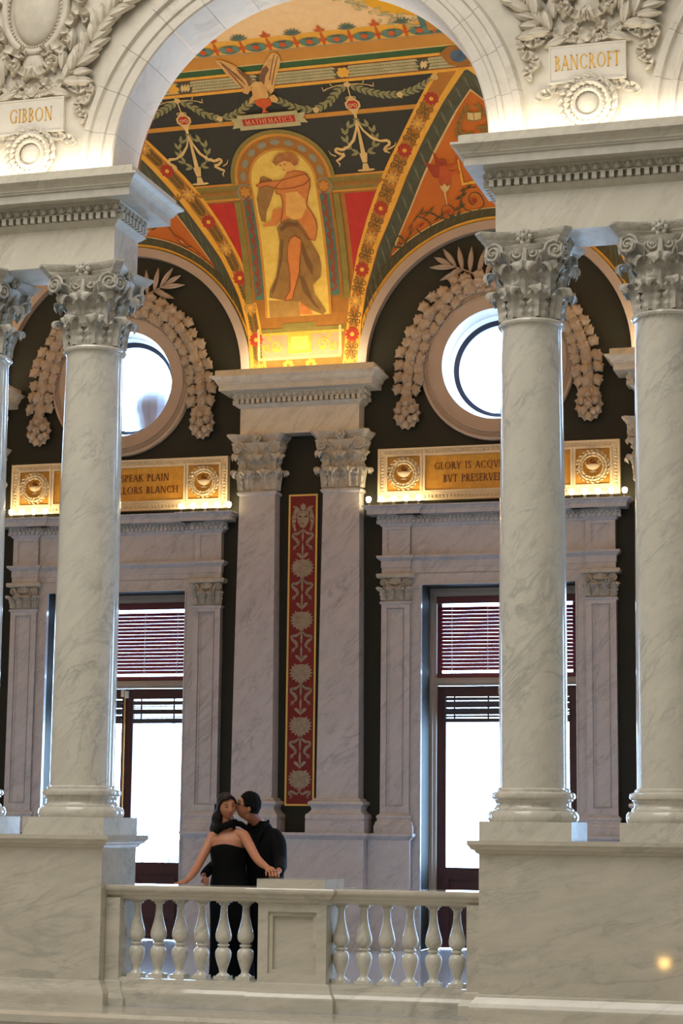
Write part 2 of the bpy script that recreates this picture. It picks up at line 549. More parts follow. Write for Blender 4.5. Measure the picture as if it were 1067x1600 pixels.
def column_capital(parent, z):
    cap = put('capital', BELL, M['capital'], parent, (0,0,z))
    put('abacus', ABACUS, M['capital'], cap)
    for k in range(8):
        a = k*PI/4
        put('leaf', LEAF_LOW, M['capital'], cap, (0.245*math.sin(a+PI/8), -0.245*math.cos(a+PI/8), 0.005), (0,0,a+PI/8))
        put('leaf', LEAF_HIGH, M['capital'], cap, (0.25*math.sin(a), -0.25*math.cos(a), 0.16), (-0.10 if k % 2 == 0 else -0.22,0,a))
    for k in range(4):
        R = Matrix.Rotation(k*PI/2, 4, 'Z')
        for s in (1, -1):
            p = R @ Vector((s*0.275, -0.345, 0.565))
            put('volute', VOL[s], M['capital'], cap, p, (0,0,k*PI/2+s*0.30))
            p = R @ Vector((s*0.075, -0.300, 0.565))
            put('helix', HEL[-s], M['capital'], cap, p, (0,0,k*PI/2))
        p = R @ Vector((0, -0.315, 0.70))
        put('fleuron', FLEUR, M['capital'], cap, p, (0,0,k*PI/2))
    return cap
# attic base and shaft profiles, heights above the pedestal top
ZP = 1.46
BASE_PROF = [(0.375,0.155),(0.385,0.17),(0.39,0.195),(0.385,0.225),(0.37,0.245),(0.345,0.25),(0.345,0.262),(0.325,0.28),(0.318,0.305),(0.325,0.325),(0.338,0.335),(0.338,0.345),(0.355,0.352),(0.362,0.37),(0.355,0.395),(0.335,0.405),(0.315,0.408),(0.315,0.425),(0.298,0.44)]
PLINTH = MB().box(-.391,-.391,0,.391,.391,.157).mesh('plinth')
BASE = MB().lathe(BASE_PROF, 64).mesh('base', 40)
_sp = []
for i in range(17):
    t = i/16
    _sp.append((0.293-0.030*max(0,(t-0.25)/0.75)**1.6, 0.438+t*(4.42-0.438)))
_sp += [(0.268,4.435),(0.272,4.45),(0.290,4.455),(0.298,4.472),(0.290,4.49),(0.272,4.495),(0.262,4.502)]
SHAFT = MB().lathe(_sp, 64).mesh('shaft', 40)
def column(x, label):
    t = thing('marble_column', (x, 16.89, ZP), label, 'column', 'marble columns of the arcade')
    put('plinth', PLINTH, M['column'], t)
    put('base', BASE, M['column'], t)
    put('shaft', SHAFT, M['column'], t)
    column_capital(t, 4.50)
    return t
column(-8.63, 'marble column cut off by the left edge of the picture')
column(-7.45, 'full marble column on the pedestal left of the couple')
column(-3.277, 'full marble column in front of the right oculus window')
column(-2.098, 'thick marble column at the right edge of the picture')

# column pedestals
def pedestal(x0, x1, label):
    t = thing('column_pedestal', ((x0+x1)/2, 16.9, 0), label, 'pedestal', 'column pedestals')
    build('die', MB().box(x0, 16.50, 0.16, x1, 17.28, 1.37), M['pedestal'], t)
    build('cap', MB().ring(x0, x1, 16.50, 17.28, [(0.0,1.345),(0.02,1.355),(0.03,1.375),(0.055,1.385),(0.065,1.40),(0.085,1.425),(0.085,1.46)]), M['pedestal'], t)
    build('base', MB().ring(x0, x1, 16.50, 17.28, [(0.075,0.0),(0.075,0.085),(0.072,0.105),(0.058,0.135),(0.036,0.165),(0.024,0.185),(0.02,0.20),(0.0,0.207)]), M['pedestal'], t)
    return t
pedestal(-9.02, -7.062, 'marble pedestal under the left column beside the balustrade')
pedestal(-3.668, -1.707, 'wide marble pedestal under the two right columns')

# entablature blocks
EGG = MB()
EGG.ball((0,0,0), (0.024,0.024,0.032), 10, 8)
EGG = EGG.mesh('egg', 180)
_d = MB()
for s in (-1, 1):
    _d.tube([(s*0.030,0.004,0.03),(s*0.029,0.002,-0.005),(s*0.019,0.004,-0.028),(s*0.004,0.006,-0.034)], [0.008,0.008,0.007,0.005], 5)
EGG_SHELL = _d.mesh('egg_shell', 60)
DENTIL = MB().box(-0.021,-0.045,-0.029,0.021,0.03,0.029).mesh('dentil')
def runs(x0, x1, y0, y1, d, pitch, sides):
    """positions along the sides of a block at offset d: (point, rotation)"""
    out = []
    for s in sides:
        if s == 'f': a, b, rz = (x0-d, y0-d), (x1+d, y0-d), 0
        elif s == 'r': a, b, rz = (x1+d, y0-d), (x1+d, y1), PI/2
        elif s == 'l': a, b, rz = (x0-d, y1), (x0-d, y0-d), -PI/2
        L = math.hypot(b[0]-a[0], b[1]-a[1]); n = max(1, int(L/pitch))
        for i in range(n):
            t = (i+0.5)/n
            out.append((a[0]+(b[0]-a[0])*t, a[1]+(b[1]-a[1])*t, rz))
    return out
def entablature(x0, x1, y0, y1, label, sides, name='entablature', zb=6.715):
    t = thing(name, ((x0+x1)/2, (y0+y1)/2, zb), label, 'entablature', 'entablature blocks')
    build('frieze', MB().box(x0, y0, zb, x1, y1, 7.09), M['frieze'], t)
    build('bed_moulding', MB().ring(x0, x1, y0, y1, [(0.0,7.07),(0.012,7.08),(0.03,7.092),(0.045,7.11),(0.06,7.122),(0.06,7.127),(0.025,7.128),(0.025,7.187),(0.075,7.19),(0.078,7.20),(0.065,7.215),(0.075,7.27),(0.085,7.286)]), M['carved'], t)
    build('corona', MB().ring(x0, x1, y0, y1, [(0.06,7.286),(0.235,7.286),(0.235,7.36),(0.25,7.365),(0.255,7.38)]), M['carved'], t)
    build('cyma', MB().ring(x0, x1, y0, y1, [(0.25,7.378),(0.265,7.385),(0.268,7.40),(0.29,7.43),(0.325,7.45),(0.335,7.455),(0.335,7.476)]), M['frieze'], t)
    build('blocking_course', MB().ring(x0, x1, y0, y1, [(0.30,7.474),(0.275,7.485),(0.275,7.55),(0.262,7.56)]), M['frieze'], t)
    tl = t.location
    for x, y, rz in runs(x0, x1, y0, y1, 0.055, 0.073, sides):
        put('dentil', DENTIL, M['carved'], t, (x-tl.x, y-tl.y, 7.157-zb), (0,0,rz))
    for x, y, rz in runs(x0, x1, y0, y1, 0.084, 0.090, sides):
        e = put('egg', EGG, M['carved'], t, (x-tl.x, y-tl.y, 7.236-zb), (-0.35,0,rz))
        put('egg_shell', EGG_SHELL, M['carved'], e)
    return t
entablature(-8.90, -7.16, 16.60, 17.17, 'marble entablature block above the left columns', 'fr')
entablature(-3.54, -1.835, 16.60, 17.17, 'marble entablature block above the two right columns', 'fl')
entablature(-8.79, -7.13, 24.80, 25.05, 'entablature block above the twin pilasters in the middle', 'frl', 'wall_entablature')
entablature(-14.09, -12.43, 24.80, 25.05, 'entablature end at the left picture edge on the back wall', 'r', 'wall_entablature')
entablature(-3.49, -1.83, 24.80, 25.05, 'back wall entablature half hidden by the rightmost column', 'fl', 'wall_entablature')

# balustrade
BAL = [(0.030,0.70),(0.045,0.685),(0.047,0.67),(0.033,0.662),(0.030,0.645),(0.031,0.60),(0.037,0.55),(0.050,0.49),(0.064,0.44),(0.072,0.405),(0.073,0.375),(0.064,0.345),(0.047,0.33),(0.037,0.326),(0.037,0.318),(0.050,0.314),(0.053,0.305),(0.050,0.296),(0.037,0.292),(0.037,0.284),(0.050,0.279),(0.066,0.26),(0.073,0.235),(0.072,0.205),(0.062,0.165),(0.050,0.125),(0.038,0.09),(0.033,0.065),(0.038,0.055),(0.056,0.04),(0.060,0.03)]
BAL = [(r*1.0, z*0.955) for r, z in BAL][::-1]
BALM = MB().lathe(BAL, 24).box(-.066,-.066,0,.066,.066,.03).box(-.055,-.055,.655,.055,.055,.69).mesh('baluster', 40)
t = thing('balustrade', (-5.365, 16.8, 0), 'marble balustrade with panelled pier in front of the embracing couple', 'balustrade')
for bx0, bx1, xs in ((-6.93, -5.725, [-6.832+0.2035*i for i in range(6)]), (-5.0, -3.80, [-4.945+0.2048*i for i in range(6)])):
    build('base', MB().ring(bx0, bx1, 16.68, 16.92, [(0.10,0.0),(0.10,0.105),(0.095,0.12),(0.075,0.15),(0.06,0.18),(0.05,0.225),(0.02,0.23)]).box(bx0,16.68,0.2,bx1,16.92,0.235), M['pedestal'], t)
    for x in xs:
        put('baluster', BALM, M['column'], t, (x-t.location.x, 0.0, 0.232))
build('rail', MB().ring(-7.06, -3.67, 16.68, 16.92, [(0.0,0.905),(0.02,0.915),(0.03,0.935),(0.05,0.945),(0.06,0.965),(0.085,0.985),(0.09,1.0),(0.09,1.02),(0.082,1.03)]), M['pedestal'], t)
build('half_pier', MB().box(-7.06,16.62,0.2,-6.93,16.98,0.92).ring(-7.06,-6.93,16.62,16.98,[(0.085,0.0),(0.085,0.06),(0.06,0.1),(0.04,0.15),(0.03,0.2),(0.0,0.21)]), M['pedestal'], t)
build('half_pier', MB().box(-3.80,16.62,0.2,-3.67,16.98,0.92).ring(-3.80,-3.67,16.62,16.98,[(0.06,0.0),(0.06,0.1),(0.04,0.15),(0.03,0.2),(0.0,0.21)]), M['pedestal'], t)
px0, px1 = -5.635, -5.02
pier = build('pier', MB().box(px0, 16.66, 0.22, px1, 17.10, 0.92), M['pedestal'], t)
build('pier_base', MB().ring(px0, px1, 16.60, 17.10, [(0.09,0.0),(0.09,0.105),(0.086,0.12),(0.066,0.15),(0.05,0.18),(0.035,0.225),(0.0,0.235)]), M['pedestal'], pier)
fr = [[(px0,0.23),(px1,0.23),(px1,0.91),(px0,0.91)], [(px0+.09,0.31),(px0+.09,0.83),(px1-.09,0.83),(px1-.09,0.31)]]
build('panel_frame', MB().plate(fr, 16.60, 16.66), M['pedestal'], pier)
o = [(px0+.09,0.31),(px1-.09,0.31),(px1-.09,0.83),(px0+.09,0.83)]; i_ = [(px0+.125,0.345),(px0+.125,0.795),(px1-.125,0.795),(px1-.125,0.345)]
build('panel_moulding', MB().plate([o, i_], 16.625, 16.66), M['pedestal'], pier)
build('pier_cornice', MB().ring(px0, px1, 16.60, 17.10, [(0.0,0.895),(0.02,0.91),(0.03,0.93),(0.05,0.945),(0.06,0.965),(0.085,0.985),(0.09,1.0),(0.09,1.02),(0.082,1.031)]), M['pedestal'], pier)
build('top_block', MB().box(px0, 16.55, 1.03, px1, 17.12, 1.108), M['pedestal'], pier)
# ================================================================ lettering: roman capitals from strokes, height 1
TK, TN = 0.135, 0.062
def _seg(x0, y0, x1, y1, wd):
    dx, dy = x1-x0, y1-y0; L = math.hypot(dx, dy); nx, ny = -dy/L*wd/2, dx/L*wd/2
    if abs(dx) > 0.02 and abs(dy) > 0.5:      # diagonal: cut level at both ends
        h = wd/2*L/abs(dy)
        return [(x0-h,y0),(x0+h,y0),(x1+h,y1),(x1-h,y1)]
    return [(x0+nx,y0+ny),(x0-nx,y0-ny),(x1-nx,y1-ny),(x1+nx,y1+ny)]
def _arc(cx, cy, rx, ry, a0, a1, n=14, tk=TK):
    out = []; P = []
    for i in range(n+1):
        a = math.radians(a0+(a1-a0)*i/n)
        wd = TN+(tk-TN)*abs(math.cos(a))**1.5
        P.append(((cx+rx*math.cos(a), cy+ry*math.sin(a)), (cx+(rx-wd)*math.cos(a), cy+(ry-wd*0.8)*math.sin(a))))
    for p, q in zip(P, P[1:]): out.append([p[0], p[1], q[1], q[0]])
    return out
def _ser(x, y, h=0.11):
    return [[(x-h,y),(x+h,y),(x+h,y+0.04*(1 if y < .5 else -1)),(x-h,y+0.04*(1 if y < .5 else -1))]]
def _stem(x, wd=TK): return [_seg(x,0,x,1,wd)]+_ser(x,0,wd/2+.06)+_ser(x,1,wd/2+.06)
def _tip(x, y0, y1): return [[(x-.02,y0),(x+.03,y0),(x+.03,y1),(x-.02,y1)]]
GLY = {
 'A': (0.78, [_seg(.05,0,.39,1,TN), _seg(.39,1,.73,0,TK), [(.16,.33),(.62,.33),(.62,.39),(.16,.39)]]+_ser(.05,0)+_ser(.73,0)),
 'B': (0.62, _stem(.13)+_arc(.2,.755,.32,.245,-90,90)+_arc(.2,.26,.38,.26,-90,90)),
 'C': (0.86, _arc(.50,.5,.46,.5,48,312,22)+_tip(.80,.74,.92)+_tip(.80,.08,.24)),
 'D': (0.84, _stem(.13)+_arc(.22,.5,.58,.5,-90,90,18)+[[(.1,.95),(.25,.95),(.25,1),(.1,1)],[(.1,0),(.25,0),(.25,.05),(.1,.05)]]),
 'E': (0.56, _stem(.13)+[[(.13,.94),(.50,.94),(.50,1),(.13,1)],[(.13,.48),(.43,.48),(.43,.54),(.13,.54)],[(.13,0),(.52,0),(.52,.06),(.13,.06)]]+_tip(.49,.84,1)+_tip(.50,0,.17)+_tip(.42,.42,.60)),
 'F': (0.54, _stem(.13)+[[(.13,.94),(.50,.94),(.50,1),(.13,1)],[(.13,.48),(.43,.48),(.43,.54),(.13,.54)]]+_tip(.49,.84,1)+_tip(.42,.42,.60)),
 'G': (0.90, _arc(.50,.5,.46,.5,48,312,22)+_tip(.80,.74,.92)+[_seg(.79,.06,.79,.42,TK)]+_ser(.79,.46,.12)),
 'H': (0.88, _stem(.14)+_stem(.74)+[[(.14,.48),(.74,.48),(.74,.54),(.14,.54)]]),
 'I': (0.32, _stem(.16)),
 'K': (0.76, _stem(.13)+[_seg(.2,.45,.62,1,TN), _seg(.34,.60,.70,0,TK)]+_ser(.62,1)+_ser(.70,0)),
 'L': (0.56, _stem(.13)+[[(.13,0),(.52,0),(.52,.06),(.13,.06)]]+_tip(.51,0,.18)),
 'M': (1.02, [_seg(.10,0,.20,1,TN), _seg(.20,1,.50,0,TK), _seg(.50,0,.80,1,TN), _seg(.92,0,.82,1,TK)]+_ser(.10,0)+_ser(.92,0)),
 'N': (0.90, [_seg(.14,0,.14,1,TN), _seg(.16,1,.76,0,TK), _seg(.78,0,.78,1,TN)]+_ser(.14,0)+_ser(.12,1)+_ser(.78,1)),
 'O': (1.00, _arc(.5,.5,.46,.5,0,360,28)),
 'P': (0.60, _stem(.13)+_arc(.2,.725,.36,.275,-90,90)),
 'Q': (1.00, _arc(.5,.5,.46,.5,0,360,28)+[_seg(.52,.06,.98,-.22,.09)]),
 'R': (0.72, _stem(.13)+_arc(.2,.735,.35,.265,-90,90)+[_seg(.32,.50,.68,0,TK)]+_ser(.68,0)),
 'S': (0.56, _arc(.28,.74,.23,.26,40,270,14)+_arc(.28,.27,.25,.27,90,-140,14)+_tip(.46,.80,.95)+_tip(.08,.06,.22)),
 'T': (0.72, _stem(.36)+[[(.04,.94),(.68,.94),(.68,1),(.04,1)]]+_tip(.05,.84,1)+_tip(.67,.84,1)),
 'V': (0.76, [_seg(.05,1,.39,0,TK), _seg(.39,0,.72,1,TN)]+_ser(.05,1)+_ser(.72,1)),
 'W': (1.16, [_seg(.05,1,.33,0,TK), _seg(.33,0,.58,1,TN), _seg(.58,1,.86,0,TK), _seg(.86,0,1.1,1,TN)]+_ser(.05,1)+_ser(.58,1)+_ser(1.1,1)),
 'Y': (0.74, [_seg(.05,1,.37,.46,TK), _seg(.37,.46,.69,1,TN), _seg(.37,0,.37,.5,TK)]+_ser(.05,1)+_ser(.69,1)+_ser(.37,0)),
 ' ': (0.42, []),
}
def text_polys(txt, width, h, track=0.14):
    """polygons centred on x=0, baseline z=0, fitted to the width"""
    tot = sum(GLY[c][0]+track for c in txt)-track
    sx = width/tot; x = -tot/2; out = []
    for c in txt:
        for pl in GLY[c][1]:
            out.append([((px+x)*sx, py*h) for px, py in pl])
        x += GLY[c][0]+track
    return out
def letters(txt, width, h, X, Y, Z, thick, mat, parent, track=0.14):
    """every letter a mesh of its own"""
    tot = sum(GLY[c][0]+track for c in txt)-track
    sx = width/tot; x = -tot/2
    for c in txt:
        if c != ' ':
            mb = MB()
            for pl in GLY[c][1]:
                mb.plate([[(X+(px+x)*sx, Z+py*h) for px, py in pl]], Y, Y+thick)
            build('letter', mb, M[mat], parent)
        x += GLY[c][0]+track

# ================================================================ pilasters on the back wall
PS = []
for i in range(9):
    t_ = i/8
    PS.append((0.283-0.033*t_**1.3, 0.43+t_*(4.44-0.43)))
PIL_BASE = [(0.10,0.155),(0.11,0.175),(0.112,0.20),(0.105,0.235),(0.075,0.25),(0.07,0.262),(0.052,0.28),(0.046,0.305),(0.055,0.33),(0.065,0.345),(0.082,0.355),(0.088,0.372),(0.08,0.395),(0.06,0.405),(0.04,0.41),(0.04,0.425),(0.02,0.44)]
_mb = MB()
_vs = []
for h_, z_ in PS: _vs += [(-h_,-0.25+(0.283-h_),z_),(h_,-0.25+(0.283-h_),z_),(h_,0.0,z_),(-h_,0.0,z_)]
_fs = [(i*4+k, i*4+(k+1) % 4, (i+1)*4+(k+1) % 4, (i+1)*4+k) for i in range(len(PS)-1) for k in range(4)]
_fs += [(3,2,1,0), tuple(len(PS)*4-4+k for k in range(4))]
_mb.add(_vs, _fs)
_mb.ring(-.25,.25,-.217,0,[(0.0,4.43),(0.02,4.44),(0.03,4.46),(0.03,4.475),(0.015,4.49),(0.0,4.502)])
PIL_SHAFT = _mb.mesh('shaft')
PIL_BASEM = MB().ring(-.283,.283,-.25,0.0,PIL_BASE).mesh('base')
PIL_PLINTH = MB().box(-.393,-.36,0,.393,0,.157).mesh('plinth')
PIL_BELL = MB().ring(-.235,.235,-.20,0.03,[(0,0),(0.005,0.2),(0.02,0.36),(0.06,0.5),(0.10,0.6),(0.11,0.635)]).mesh('bell')
_ab = []
for d, z in [(-0.035,0.625),(-0.02,0.655),(0.0,0.675),(0.0,0.685),(0.02,0.70),(0.045,0.735),(0.045,0.752)]:
    h = 0.36+d; r = []
    for i in range(9):
        tt = -1+i/4; r.append((tt*(h-.045), -0.335-d+0.10*(1-tt*tt)))
    r += [(h, -0.335-d+0.045)]
    r += [(h-0.03, -0.14), (h, 0.0), (-h, 0.0), (-h+0.03, -0.14), (-h, -0.335-d+0.045)]
    _ab.append([(x, y, z) for x, y in r])
_n = len(_ab[0]); _mb = MB()
_mb.add([p for l in _ab for p in l], [(i*_n+k, i*_n+(k+1) % _n, (i+1)*_n+(k+1) % _n, (i+1)*_n+k) for i in range(6) for k in range(_n)]+[tuple(range(_n-1,-1,-1)), tuple(range(6*_n, 7*_n))])
PIL_ABACUS = _mb.mesh('abacus', 30)
def pilaster(x, label):
    t = thing('marble_pilaster', (x, YW, ZP), label, 'pilaster', 'marble pilasters on the back wall')
    put('plinth', PIL_PLINTH, M['wallmarble'], t)
    put('base', PIL_BASEM, M['wallmarble'], t)
    put('shaft', PIL_SHAFT, M['wallmarble'], t)
    cap = put('capital', PIL_BELL, M['capital'], t, (0,0,4.50))
    put('abacus', PIL_ABACUS, M['capital'], cap)
    for xx in (-0.12, 0.12): put('leaf', LEAF_LOW, M['capital'], cap, (xx, -0.205, 0.005))
    for s in (-1, 1):
        put('leaf', LEAF_LOW, M['capital'], cap, (s*0.24, -0.10, 0.005), (0,0,s*PI/2))
        put('leaf', LEAF_LOW, M['capital'], cap, (s*0.235, -0.20, 0.005), (0,0,s*PI/4), (0.7,1,1))
        put('leaf', LEAF_HIGH, M['capital'], cap, (s*0.235, -0.20, 0.16), (-0.22,0,s*PI/4))
        put('volute', VOL[s], M['capital'], cap, (s*0.255, -0.305, 0.565), (0,0,s*0.28))
        put('volute', VOL0[-s], M['capital'], cap, (s*0.325, -0.225, 0.565), (0,0,s*1.25))
        put('helix', HEL[-s], M['capital'], cap, (s*0.08, -0.255, 0.555))
    put('leaf', LEAF_HIGH, M['capital'], cap, (0, -0.205, 0.16), (-0.10,0,0))
    put('fleuron', FLEUR, M['capital'], cap, (0, -0.275, 0.70))
    return t
pilaster(-8.545, 'left of the twin flat marble pilasters beside the red strip')
pilaster(-7.375, 'right of the twin flat marble pilasters beside the red strip')
pilaster(-12.675, 'pilaster sliver behind the columns at the left picture edge')
pilaster(-3.245, 'pilaster on the back wall mostly hidden behind the rightmost column')

# dado under every pilaster pair
def dado(xp, label):
    t = thing('marble_dado', (xp, YW, 0), label, 'dado', 'marble dados along the back wall')
    build('die', MB().box(xp-.97, 24.70, 0.0, xp+.97, YW, 1.40), M['wallmarble'], t)
    build('cap', MB().ring(xp-.97, xp+.97, 24.70, YW-.06, [(0.0,1.375),(0.015,1.385),(0.025,1.40),(0.05,1.42),(0.055,1.43),(0.055,1.455),(0.05,1.46)]), M['wallmarble'], t)
    build('skirting', MB().ring(xp-.97, xp+.97, 24.70, YW-.06, [(0.04,0),(0.04,0.16),(0.0,0.2)]), M['wallmarble'], t)
dado(-7.96, 'marble dado below the twin pilasters behind the couple')
dado(-13.26, 'marble dado at the far left behind the columns')
dado(-2.66, 'marble dado behind the right column pedestal')

# ================================================================ stone door surrounds
SH = leaf_mesh(0.17, 0.05, 0.022, 0.04)
DVOL = {s: spiral_mesh(0.05, 1.8, 0.011, 0.015, s, [(-0.08,0.02,-0.10),(-0.068,0.01,-0.05)]) for s in (1, -1)}
def shell_mesh():
    mb = MB()
    for k in range(7):
        a = PI*(k+0.5)/7
        c, s_ = math.cos(a), math.sin(a)
        mb.tube([(0,-0.005,0),(c*0.05,-0.025,s_*0.055),(c*0.085,-0.012,s_*0.095)], [0.006,0.012,0.015], 6)
    mb.tube([(0.075*math.cos(a), -0.022, 0.06*math.sin(a)) for a in [PI+PI*i/10 for i in range(11)]], 0.011, 6)
    return mb.mesh('shell', 60)
SHELL = shell_mesh()
def surround(xc, label):
    t = thing('door_surround', (xc, YW, 0), label, 'door surround', 'stone door surrounds')
    tl = t.location
    for s in (-1, 1):
        a, b = sorted((xc+s*1.15, xc+s*1.535))
        pa, pb = sorted((xc+s*1.12, xc+s*1.675))
        build('plinth', MB().box(pa, 24.87, 0.0, pb, YW, 1.40), M['wallmarble'], t)
        build('plinth_cap', MB().ring(pa, pb, 24.87, YW-.06, [(0.0,1.375),(0.015,1.385),(0.025,1.40),(0.05,1.42),(0.055,1.43),(0.055,1.455),(0.05,1.46)]), M['wallmarble'], t)
        mb = MB().box(a, 24.97, 1.70, b, YW, 4.44)
        fr = [[(a,1.72),(b,1.72),(b,4.44),(a,4.44)], [(a+.075,1.80),(a+.075,4.36),(b-.075,4.36),(b-.075,1.80)]]
        mb.plate(fr, 24.945, 24.98)
        mb.plate([[(a+.095,1.82),(b-.095,1.82),(b-.095,4.34),(a+.095,4.34)], [(a+.11,1.835),(a+.11,4.325),(b-.11,4.325),(b-.11,1.835)]], 24.957, 24.98)
        p = build('pilaster', mb, M['wallmarble'], t)
        build('pilaster_base', MB().ring(a, b, 24.95, YW-.02, [(0.065,1.46),(0.065,1.56),(0.055,1.57),(0.05,1.60),(0.03,1.62),(0.028,1.64),(0.04,1.66),(0.035,1.685),(0.01,1.70),(0.0,1.72)]), M['wallmarble'], p)
        build('pilaster_neck', MB().ring(a, b, 24.95, YW-.02, [(0.0,4.40),(0.02,4.42),(0.022,4.44),(0.0,4.455)]), M['wallmarble'], p)
        cp = build('pilaster_capital', MB().box(a+.01, 24.96, 4.45, b-.01, YW, 4.75).ring(a, b, 24.95, YW-.02, [(0.02,4.745),(0.055,4.755),(0.06,4.775),(0.06,4.80),(0.05,4.81)]), M['capital'], p)
        # carved detail of the small capital, hung on the pilaster
        cx = (a+b)/2-tl.x
        for lx, rz in ((-0.165,-0.5),(0.165,0.5),(-0.065,-0.1),(0.065,0.1)):
            put('leaf', SH, M['capital'], p, (cx+lx, 24.955-tl.y, 4.46), (0,0,rz))
        for ss in (-1, 1):
            put('volute', DVOL[ss], M['capital'], p, (cx+ss*0.165, 24.93-tl.y, 4.69), (0,0,ss*0.35))
        put('shell', SHELL, M['capital'], p, (cx, 24.94-tl.y, 4.67))
        # stacked blocks above the capital
        build('architrave_block', MB().ring(a, b, 24.95, YW-.02, [(0.0,4.81),(0.0,4.885),(0.008,4.89),(0.008,4.975),(0.02,4.985),(0.05,5.01),(0.06,5.02),(0.06,5.045)]), M['wallmarble'], t)
        mb = MB().box(a+.005, 24.97, 5.045, b-.005, YW, 5.44)
        mb.plate([[(a+.005,5.045),(b-.005,5.045),(b-.005,5.44),(a+.005,5.44)], [(a+.075,5.10),(a+.075,5.39),(b-.075,5.39),(b-.075,5.10)]], 24.95, 24.98)
        build('frieze_block', mb, M['wallmarble'], t)
        cornice(t, a, b, 24.95, 'frl')
    # jambs, lintel and the plain parts between the pilasters
    build('architrave', MB().ring(xc-1.15, xc+1.15, 25.0, YW-.02, [(0.0,4.81),(0.0,4.885),(0.008,4.89),(0.008,4.975),(0.02,4.985),(0.05,5.01),(0.06,5.02),(0.06,5.045)]), M['wallmarble'], t)
    build('frieze', MB().box(xc-1.15, 25.0, 5.045, xc+1.15, YW, 5.44), M['wallmarble'], t)
    cornice(t, xc-1.15, xc+1.15, 25.0, 'f')
    o = [(xc-1.15,0.0),(xc-1.01,0.0),(xc-1.01,4.66),(xc+1.01,4.66),(xc+1.01,0.0),(xc+1.15,0.0),(xc+1.15,4.815),(xc-1.15,4.815)]
    build('jamb', MB().plate([o], 25.0, YW), M['wallmarble'], t)
    i = [(xc-1.03,0.0),(xc-1.01,0.0),(xc-1.01,4.66),(xc+1.01,4.66),(xc+1.01,0.0),(xc+1.03,0.0),(xc+1.03,4.68),(xc-1.03,4.68)]
    build('bead', MB().plate([i], 24.985, 25.0), M['wallmarble'], t)
    return t
D2 = MB().box(-0.016,-0.03,-0.022,0.016,0.015,0.022).mesh('dentil')
def cornice(t, a, b, y, sides):
    tl = t.location
    c = build('cornice', MB().ring(a, b, y, YW-.02, [(0.0,5.43),(0.015,5.44),(0.03,5.465),(0.04,5.47),(0.04,5.555),(0.05,5.57),(0.05,5.575),(0.165,5.575),(0.165,5.63),(0.178,5.635),(0.185,5.655),(0.215,5.672),(0.22,5.676),(0.22,5.69)]), M['wallmarble'], t)
    for x, yy, rz in runs(a, b, y, YW-.02, 0.04, 0.06, sides):
        put('dentil', D2, M['wallmarble'], c, (x-tl.x, yy-tl.y, 5.493), (0,0,rz))
    for x, yy, rz in runs(a, b, y, YW-.02, 0.05, 0.055, sides):
        put('egg', EGG, M['wallmarble'], c, (x-tl.x, yy-tl.y, 5.545), (-0.3,0,rz), (0.75,0.75,0.8))
surround(XB[1], 'stone door surround behind the left column')
surround(XB[2], 'stone door surround behind the right column')

# ================================================================ french doors with blinds
M['mahogany'] = plain('mahogany', (74,34,34), 0.35, (58,26,28), 6.0)
M['jamb'] = plain('painted_frame', (178,168,156), 0.45, (168,158,146), 3.0)
M['slat'] = plain('red_slats', (120,44,52), 0.35, (104,36,46), 3.0)
M['dark_blind'] = plain('dark_stacked_blind', (66,60,66), 0.4, (52,48,56), 4.0)
M['brass'] = plain('brass', (196,140,80), 0.35, None, metal=0.6)
M['white'] = plain('white_plastic', (230,226,218), 0.4)
def glass_mat():
    m = bpy.data.materials.new('window_glass'); m.use_nodes = True
    nt = m.node_tree
    for n in list(nt.nodes): nt.nodes.remove(n)
    o = nt.nodes.new('ShaderNodeOutputMaterial'); mx = nt.nodes.new('ShaderNodeMixShader')
    tr = nt.nodes.new('ShaderNodeBsdfTransparent'); gl = nt.nodes.new('ShaderNodeBsdfGlossy')
    gl.inputs['Roughness'].default_value = 0.02
    mx.inputs[0].default_value = 0.06
    nt.links.new(tr.outputs[0], mx.inputs[1]); nt.links.new(gl.outputs[0], mx.inputs[2]); nt.links.new(mx.outputs[0], o.inputs[0])
    return m
M['glass'] = glass_mat()
SLAT = MB().prism([(-0.018,-0.025),(-0.008,0.0),(0.008,0.016),(0.018,0.023),(0.016,0.026),(0.006,0.020),(-0.010,0.004),(-0.020,-0.022)], -0.905, 0.905).mesh('slat', 50)
